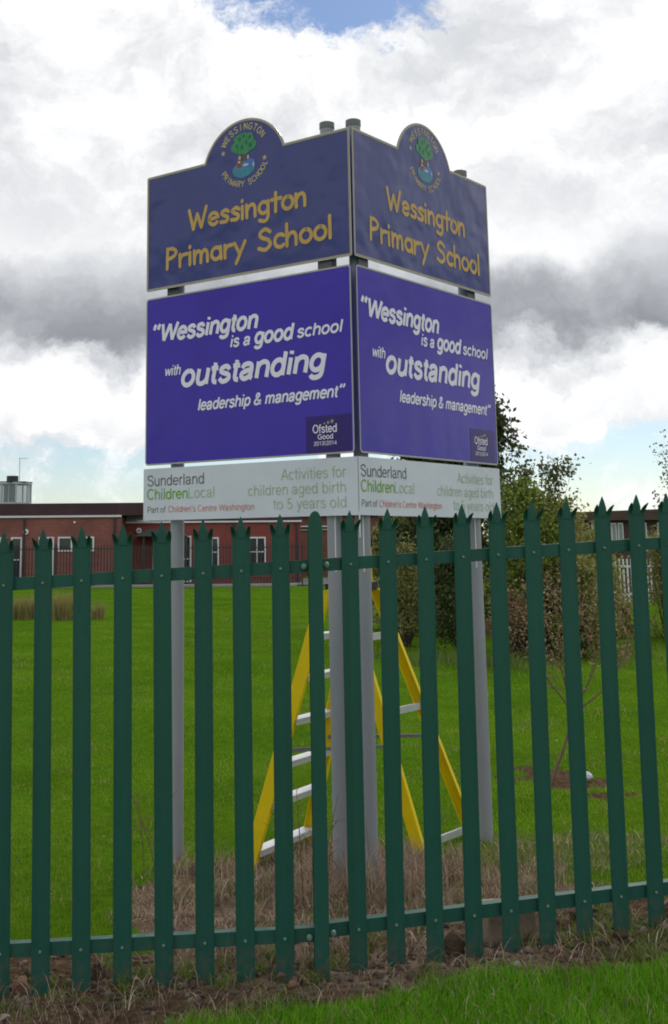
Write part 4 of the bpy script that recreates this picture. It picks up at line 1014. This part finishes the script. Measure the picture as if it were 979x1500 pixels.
tag(o, 'thin standing dead brown stems around the feet of the sign poles', 'dry grass', kind='stuff')
n = 10000; xx = rng.uniform(-1.1, 3.0, n); yy = rng.uniform(5.5, 8.0, n)
kp = (dry_zone(xx, yy) > .1) & (fbm(xx * 2.7 + 9, yy * 2.7) + .22 * sstep(.9, 1.6, xx) > .52); xx, yy = xx[kp], yy[kp]; n = len(xx)
o = blades('green_shoots', np.stack([xx, yy, height(xx, yy) - .004], 1), (.03 + .07 * rng.random(n)), .004 + .004 * rng.random(n), rng.uniform(.2, .9, n), rng, M['weed'], 2)
tag(o, 'green shoots growing through the dead stems under the sign', 'weeds', kind='stuff')
# dead straw on the soil strip
n = 1200; xx = rng.uniform(-1.4, 2.3, n); yy = fence_y(xx) + rng.uniform(-.30, .30, n)
o = blades('straw', np.stack([xx, yy, height(xx, yy) - .002], 1), .04 + .10 * rng.random(n) ** 2, .0025 + .0025 * rng.random(n), rng.uniform(.85, .995, n), rng, M['dry'], 3)
tag(o, 'bits of dead straw lying on the soil under the fence', 'straw', kind='stuff')
# tall dead stalks
def stalks(name, label, spots, parent=None):
    root = empty(name, (spots[0][0], spots[0][1], 0.03), label, 'weed'); m = MB(); rr = random.Random(len(spots))
    r0 = root.location
    for x, y, h, lx_, ly_ in spots:
        p = [Vector((x, y, .03)) - r0 + Vector((lx_ * h * t ** 1.3, ly_ * h * t ** 1.3, h * t)) for t in (0, .3, .6, .85, 1)]
        m.tube(p, [.0035, .003, .0025, .002, .001], 4, False)
        for c in range(7):
            t = rr.uniform(.35, 1); q = Vector((x, y, .03)) - r0 + Vector((lx_ * h * t ** 1.3, ly_ * h * t ** 1.3, h * t))
            m.tube([q, q + Vector((rr.uniform(-.07, .07), rr.uniform(-.07, .07), rr.uniform(.01, .09)))], [.0018, .0008], 4, False)
    m.build('stalks', M['dry_stalk'], root); return root
M['dry_stalk'] = mat('dry_stalk', (.17, .12, .06), .8, .2, 20)
stalks('dead_stalks', 'thin dead stalks beside the left-hand pole', [(-.62, 7.1, .42, -.1, 0), (-.55, 7.05, .50, -.35, 0), (-.58, 7.2, .34, .2, 0), (-.48, 7.0, .30, -.5, 0)])
stalks('dead_stalks', 'dead stalks in front of the ladder left of the centre poles', [(.20, 6.45, .55, -.05, 0), (.24, 6.5, .62, .06, 0), (.16, 6.4, .46, -.25, 0), (.27, 6.42, .50, .2, 0), (.30, 6.3, .40, .1, 0)])
# buff grass clumps far left on the lawn
M['buff'] = mat('buff', (.3, .24, .1), .8, spec=.15, leaf=[(.24, .20, .075), (.36, .30, .13), (.20, .23, .06)], trans=.2)
for lab, x, y, r_, h_, n in (('buff dry grass clump at far left of the lawn', -5.85, 32.5, .40, .70, 800), ('larger buff dry grass clump beside the building, second from left', -4.82, 32.0, .38, .80, 800), ('small thin buff grass tuft right of the two larger clumps', -4.0, 32.0, .16, .55, 180)):
    aa = rng.uniform(0, 6.28, n); q = r_ * np.sqrt(rng.random(n)); P = np.stack([np.cos(aa) * q, np.sin(aa) * q, 0 * q], 1)
    o = blades('grass_clump', P, h_ * rng.uniform(.45, 1.0, n), .016 + .012 * rng.random(n), rng.uniform(.05, .55, n), rng, M['buff'], 2)
    o.location = (x, y, 0); tag(o, lab, 'grass clump', 'buff grass clumps on the lawn')
# ------------------------------------------------------------------ stones, clods and the concrete block
def lump(seed, sx, sy, sz):
    rr = random.Random(seed); bm = bmesh.new(); bmesh.ops.create_icosphere(bm, subdivisions=2, radius=1)
    pl = [(Vector((rr.gauss(0, 1), rr.gauss(0, 1), rr.gauss(0, 1))).normalized(), rr.uniform(.45, .85)) for _ in range(14)]
    for v in bm.verts:
        for nrm, dd in pl:
            q = v.co.dot(nrm)
            if q > dd: v.co -= nrm * (q - dd)
        v.co += Vector((rr.uniform(-.03, .03), rr.uniform(-.03, .03), rr.uniform(-.03, .03)))
        v.co = Vector((v.co.x * sx, v.co.y * sy, v.co.z * sz))
    me = bpy.data.meshes.new('stone'); bm.to_mesh(me); bm.free(); return me
M['stone_red'] = mat('stone_red', (.16, .085, .055), .9, .3, 25, bump=.4, bscale=60)
M['stone_grey'] = mat('stone_grey', (.24, .215, .18), .9, .3, 25, bump=.4, bscale=60)
M['clod'] = mat('clod', (.085, .060, .040), .95, .35, 30, bump=.5, bscale=70)
M['concrete'] = mat('concrete', (.25, .195, .145), .9, .2, 12, ((.16, .12, .09), .58), bump=.35, bscale=50)
ST = [('reddish lump of clay at the foot of the pale left of the post', .075, 5.34, .050, .045, .042, 'stone_red', 21), ('flat reddish stone below the pale left of the fence post', .115, 5.25, .042, .03, .020, 'stone_red', 2),
      ('broken brown brick lump at the far left fence foot', -.96, 5.42, .06, .05, .05, 'stone_red', 3), ('small pale stone at the bottom left corner', -1.0, 5.12, .022, .02, .016, 'stone_grey', 4),
      ('grey flat stone under the left fence panel, bottom left', -.955, 5.06, .030, .022, .018, 'stone_grey', 5), ('large brown clod behind the third pale from the left', -.66, 5.45, .06, .045, .055, 'clod', 6),
      ('pale stone lying in front of the concrete block', 1.0, 5.33, .034, .022, .018, 'stone_grey', 7), ('small pinkish stone in the soil left of the pale stone', .90, 5.30, .026, .02, .016, 'stone_red', 8),
      ('brown stone just behind the right-hand end of the fence', 1.77, 5.83, .09, .06, .08, 'stone_red', 9), ('long brown stone in the weeds behind the right fence panel', 1.40, 5.92, .10, .05, .045, 'clod', 10),
      ('white stone at the edge of the dead patch right of the poles', 1.52, 7.35, .040, .03, .02, 'stone_grey', 11), ('dark clod against the fence left of the concrete block', .78, 5.52, .075, .05, .075, 'clod', 12),
      ('small grey stone under the post of the fence', .22, 5.50, .035, .03, .045, 'stone_grey', 13), ('narrow pale stone in the verge grass at lower right', 1.50, 5.32, .035, .018, .014, 'stone_grey', 14)]
for lab, x, y, sx, sy, sz, mm, sd_ in ST:
    me = lump(sd_, sx, sy, sz); me.materials.append(M[mm]); o = bpy.data.objects.new('stone', me); link(o)
    o.location = (x, y, float(height(x, y)) + sz * .35); o.rotation_euler = (0, 0, sd_ * .7); tag(o, lab, 'stone', 'stones by the fence')
m = MB().box(-.125, .125, -.10, .10, -.06, .155)
m.v[4] = (-.118, -.095, .150); m.v[5] = (.095, -.09, .158); m.v[6] = (.12, .09, .15)
o = m.build('concrete_block', M['concrete'], bevel=.012); o.location = (1.035, 5.74, .075); o.rotation_euler = (0, .02, .25); tag(o, 'rough square concrete block standing behind the right fence panel', 'block')
# loose clods and gravel of the soil strip
n = 3000; V = []; Fc = []; base_ico = bmesh.new(); bmesh.ops.create_icosphere(base_ico, subdivisions=1, radius=1)
iv = np.array([v.co[:] for v in base_ico.verts]); base_ico.verts.index_update(); fi = np.array([[v.index for v in f_.verts] for f_ in base_ico.faces]); base_ico.free()
xx = rng.uniform(-1.6, 2.5, n); yy = fence_y(xx) + rng.normal(.02, .19, n); so_ = soil(xx, yy); kp = so_ > .5; xx, yy = xx[kp], yy[kp]; n = len(xx)
r_ = .004 + .022 * rng.random(n) ** 3; zz = height(xx, yy)
V = (iv[None] * (1 + .5 * rng.standard_normal((n, len(iv), 1)).clip(-1, 1)) * (r_[:, None] * np.stack([rng.uniform(.7, 1.4, n), rng.uniform(.7, 1.4, n), rng.uniform(.5, .9, n)], 1))[:, None, :]) + np.stack([xx, yy, zz], 1)[:, None, :]
Fc = (np.arange(n) * len(iv))[:, None, None] + fi[None]
M['gravel'] = mat('gravel', (.1, .07, .05), .95, leaf=[(.035, .025, .018), (.06, .043, .030), (.085, .062, .045), (.15, .12, .09)])
o = np_obj('soil_clods', V.reshape(-1, 3), Fc.reshape(-1, 3), M['gravel']); tag(o, 'loose soil crumbs and gravel in the strip under the fence', 'soil', kind='stuff')
